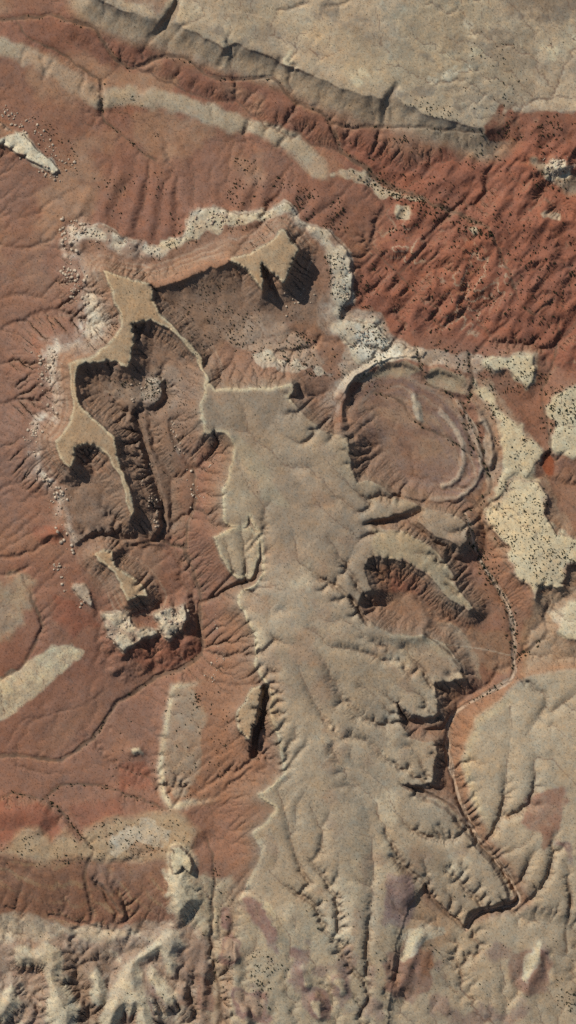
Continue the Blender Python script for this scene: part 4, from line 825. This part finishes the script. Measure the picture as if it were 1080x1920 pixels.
o['kind'] = 'stuff'; o['label'] = 'countless small junipers and scrub scattered over the desert'; o['category'] = 'scrub'
print('trees', len(pts))

# ------------------------------------------------------------------ boulders
def boulder_mesh(seed):
    g = np.random.default_rng(seed); t = (1+5**.5)/2
    v = np.array([(-1, t, 0), (1, t, 0), (-1, -t, 0), (1, -t, 0), (0, -1, t), (0, 1, t), (0, -1, -t), (0, 1, -t), (t, 0, -1), (t, 0, 1), (-t, 0, -1), (-t, 0, 1)])/1.9
    f = np.array([(0, 11, 5), (0, 5, 1), (0, 1, 7), (0, 7, 10), (0, 10, 11), (1, 5, 9), (5, 11, 4), (11, 10, 2), (10, 7, 6), (7, 1, 8), (3, 9, 4), (3, 4, 2), (3, 2, 6), (3, 6, 8), (3, 8, 9), (4, 9, 5), (2, 4, 11), (6, 2, 10), (8, 6, 7), (9, 8, 1)])
    v = np.sign(v)*np.abs(v)**.55*(1+g.normal(0, .13, v.shape)); v *= np.array([1, .62+.3*g.random(), .62+.25*g.random()]); return v, f
BM = []; BA = []
for s in range(7):
    v, f = boulder_mesh(s); BA.append((v, f)); me = mesh_from('boulder', v, f); me.materials.append(M_ROCK); BM.append(me)
bp_ = []
def rocks(poly, n, r0, r1, zn):
    n0 = len(pts); scatter(poly, int(n*1.9), r0*.5, r1*1.3, zn, .6)
    for k_ in range(n0, len(pts)): q = pts[k_]; pts[k_] = (q[0]+rng.normal(0, 5), q[1]+rng.normal(0, 4), r0*.5+(r1*1.5-r0*.5)*((q[2]-r0*.5)/(r1*1.3-r0*.5))**1.7, q[3])
    for p in pts[n0:]: bp_.append(p)
    del pts[n0:]
rocks("112,410 150,395 165,420 145,450 160,500 125,500 112,460", 120, .8, 3.0, 'nw'); rocks("118,500 165,510 168,640 145,640 140,560 120,520", 110, .8, 3.0, 'w'); rocks("62,655 108,660 110,780 88,770", 110, .8, 2.8, 'w2'); rocks("45,790 78,800 70,880 95,905 60,900", 70, .8, 2.6, 'w3')
rocks("85,895 130,920 140,1040 110,1010", 90, .8, 2.8, 'w4'); rocks("0,200 60,220 140,310 120,325 70,260 0,225", 110, .7, 2.2, 'nw ledge'); rocks("40,295 110,325 120,345 60,320", 30, .7, 2.2, 'nw ledge')
rocks("100,1050 140,1080 172,1130 150,1135 110,1090", 50, .7, 2.4, 'sw'); rocks("195,1150 245,1150 240,1210 210,1200", 40, .7, 2.6, 'white'); rocks("295,1150 346,1140 340,1190 305,1195", 40, .7, 2.6, 'white')
rocks("610,440 656,500 655,570 640,600 700,605 730,650 690,680 640,630 630,560", 150, .6, 2.0, 'rim'); rocks("360,400 445,402 545,385 550,400 430,425 350,450", 90, .6, 2.0, 'rimn'); rocks("220,725 305,715 312,740 250,748", 50, .7, 2.0, 'bench'); rocks("315,750 330,840 375,890 370,960 345,860", 70, .7, 2.2, 'canyon'); rocks("250,780 262,790 305,980 295,1005 270,900", 70, .7, 2.2, 'canyon')
rocks("400,1150 415,1190 420,1240 395,1290 390,1270 408,1230", 50, .6, 2.0, 'south'); rocks("1022,300 1066,296 1072,325 1030,332", 40, .7, 2.4, 'knob'); rocks("385,820 430,830 425,960 380,960", 40, .6, 1.6, 'canyon'); rocks("150,425 200,432 300,465 250,470 160,450", 60, .6, 1.8, 'rimn'); rocks("545,505 560,540 600,560 560,590 500,580", 40, .6, 1.7, 'rim')
bp_ = [p for p in bp_ if 3 < p[0] < 1077 and 3 < p[1] < 1917]; bp_.sort(key=lambda p: -p[2])
BD = {'nw': 'angular boulder fallen below the pale north west corner of the mesa rim', 'w': 'boulder strewn below the western white rim', 'w2': 'boulder in the rockfall band beside the long western mesa leg', 'w3': 'boulder on the pale slope at the westernmost rim bulge', 'w4': 'boulder on the rubble slope below the forked mesa leg', 'nw ledge': 'boulder beside the isolated white ledge on red ground', 'sw': 'boulder under the small southern butte',
      'white': 'boulder on the bright white sandstone ledge south of the butte', 'rim': 'boulder on the white rim east of the shadowed promontory', 'rimn': 'boulder on the northern white rim bench', 'bench': 'boulder on the white bench inside the canyon', 'canyon': 'boulder along the canyon ledge between the mesas', 'south': 'boulder on the thin white ledge above the winding wash', 'knob': 'pale boulder heaped on the rocky knob in the badlands'}
for k, p in enumerate(bp_[:300]):
    x, y, r, zn = p
    o = bpy.data.objects.new('boulder', BM[k % 7]); scene.collection.objects.link(o); o.location = (wx(x), wy(y), float(height(x, y))+r*.08)
    o.rotation_euler = (rng.normal(0, .2), rng.normal(0, .2), rng.random()*6.28); o.scale = (r, r, r); o['label'] = ('huge ' if k < 40 else 'large ' if k < 140 else '')+'pale angular boulder '+where(x, y); o['category'] = 'boulder'; o['group'] = 'boulders, ' + zn
vv, qq, off = [], [], 0
for k, p in enumerate(bp_[300:]):
    v, f = BA[k % 7]; a = rng.random()*6.28; r = p[2]; c, s = math.cos(a)*r, math.sin(a)*r
    vv.append(np.stack([v[:, 0]*c-v[:, 1]*s+wx(p[0]), v[:, 0]*s+v[:, 1]*c+wy(p[1]), v[:, 2]*r+float(height(p[0], p[1]))+.15*r], 1)); qq.append(f+off); off += len(v)
if vv:
    me = mesh_from('rubble', np.concatenate(vv), np.concatenate(qq)); me.materials.append(M_ROCK)
    o = bpy.data.objects.new('rubble', me); scene.collection.objects.link(o); o['kind'] = 'stuff'; o['label'] = 'scattered small rock rubble along the pale rims'; o['category'] = 'rubble'
print('boulders', len(bp_))

# ------------------------------------------------------------------ look-alikes beside one landmark are told apart by how close they stand
ORD = ('closest', 'second closest', 'third closest', 'fourth closest', 'fifth closest', 'sixth closest', 'seventh closest', 'eighth closest', 'ninth closest', 'tenth closest')
by = {}
for o in scene.objects:
    if o.get('category') in ('tree', 'boulder'): by.setdefault(o['label'], []).append(o)
for lab, os_ in by.items():
    if len(os_) < 2: continue
    k = max((n for n in LN if lab.endswith(n)), key=len); lx, ly = LAND[k]
    os_.sort(key=lambda o: math.hypot(o.location.x-wx(lx), o.location.y-wy(ly)))
    for i, o in enumerate(os_):
        if i < len(ORD):
            t = ORD[i]+' '+lab
            if len(t.split()) > 16: t = t.replace('pale angular ', 'pale ').replace(' far ', ' ')
            if len(t.split()) <= 16: o['label'] = t
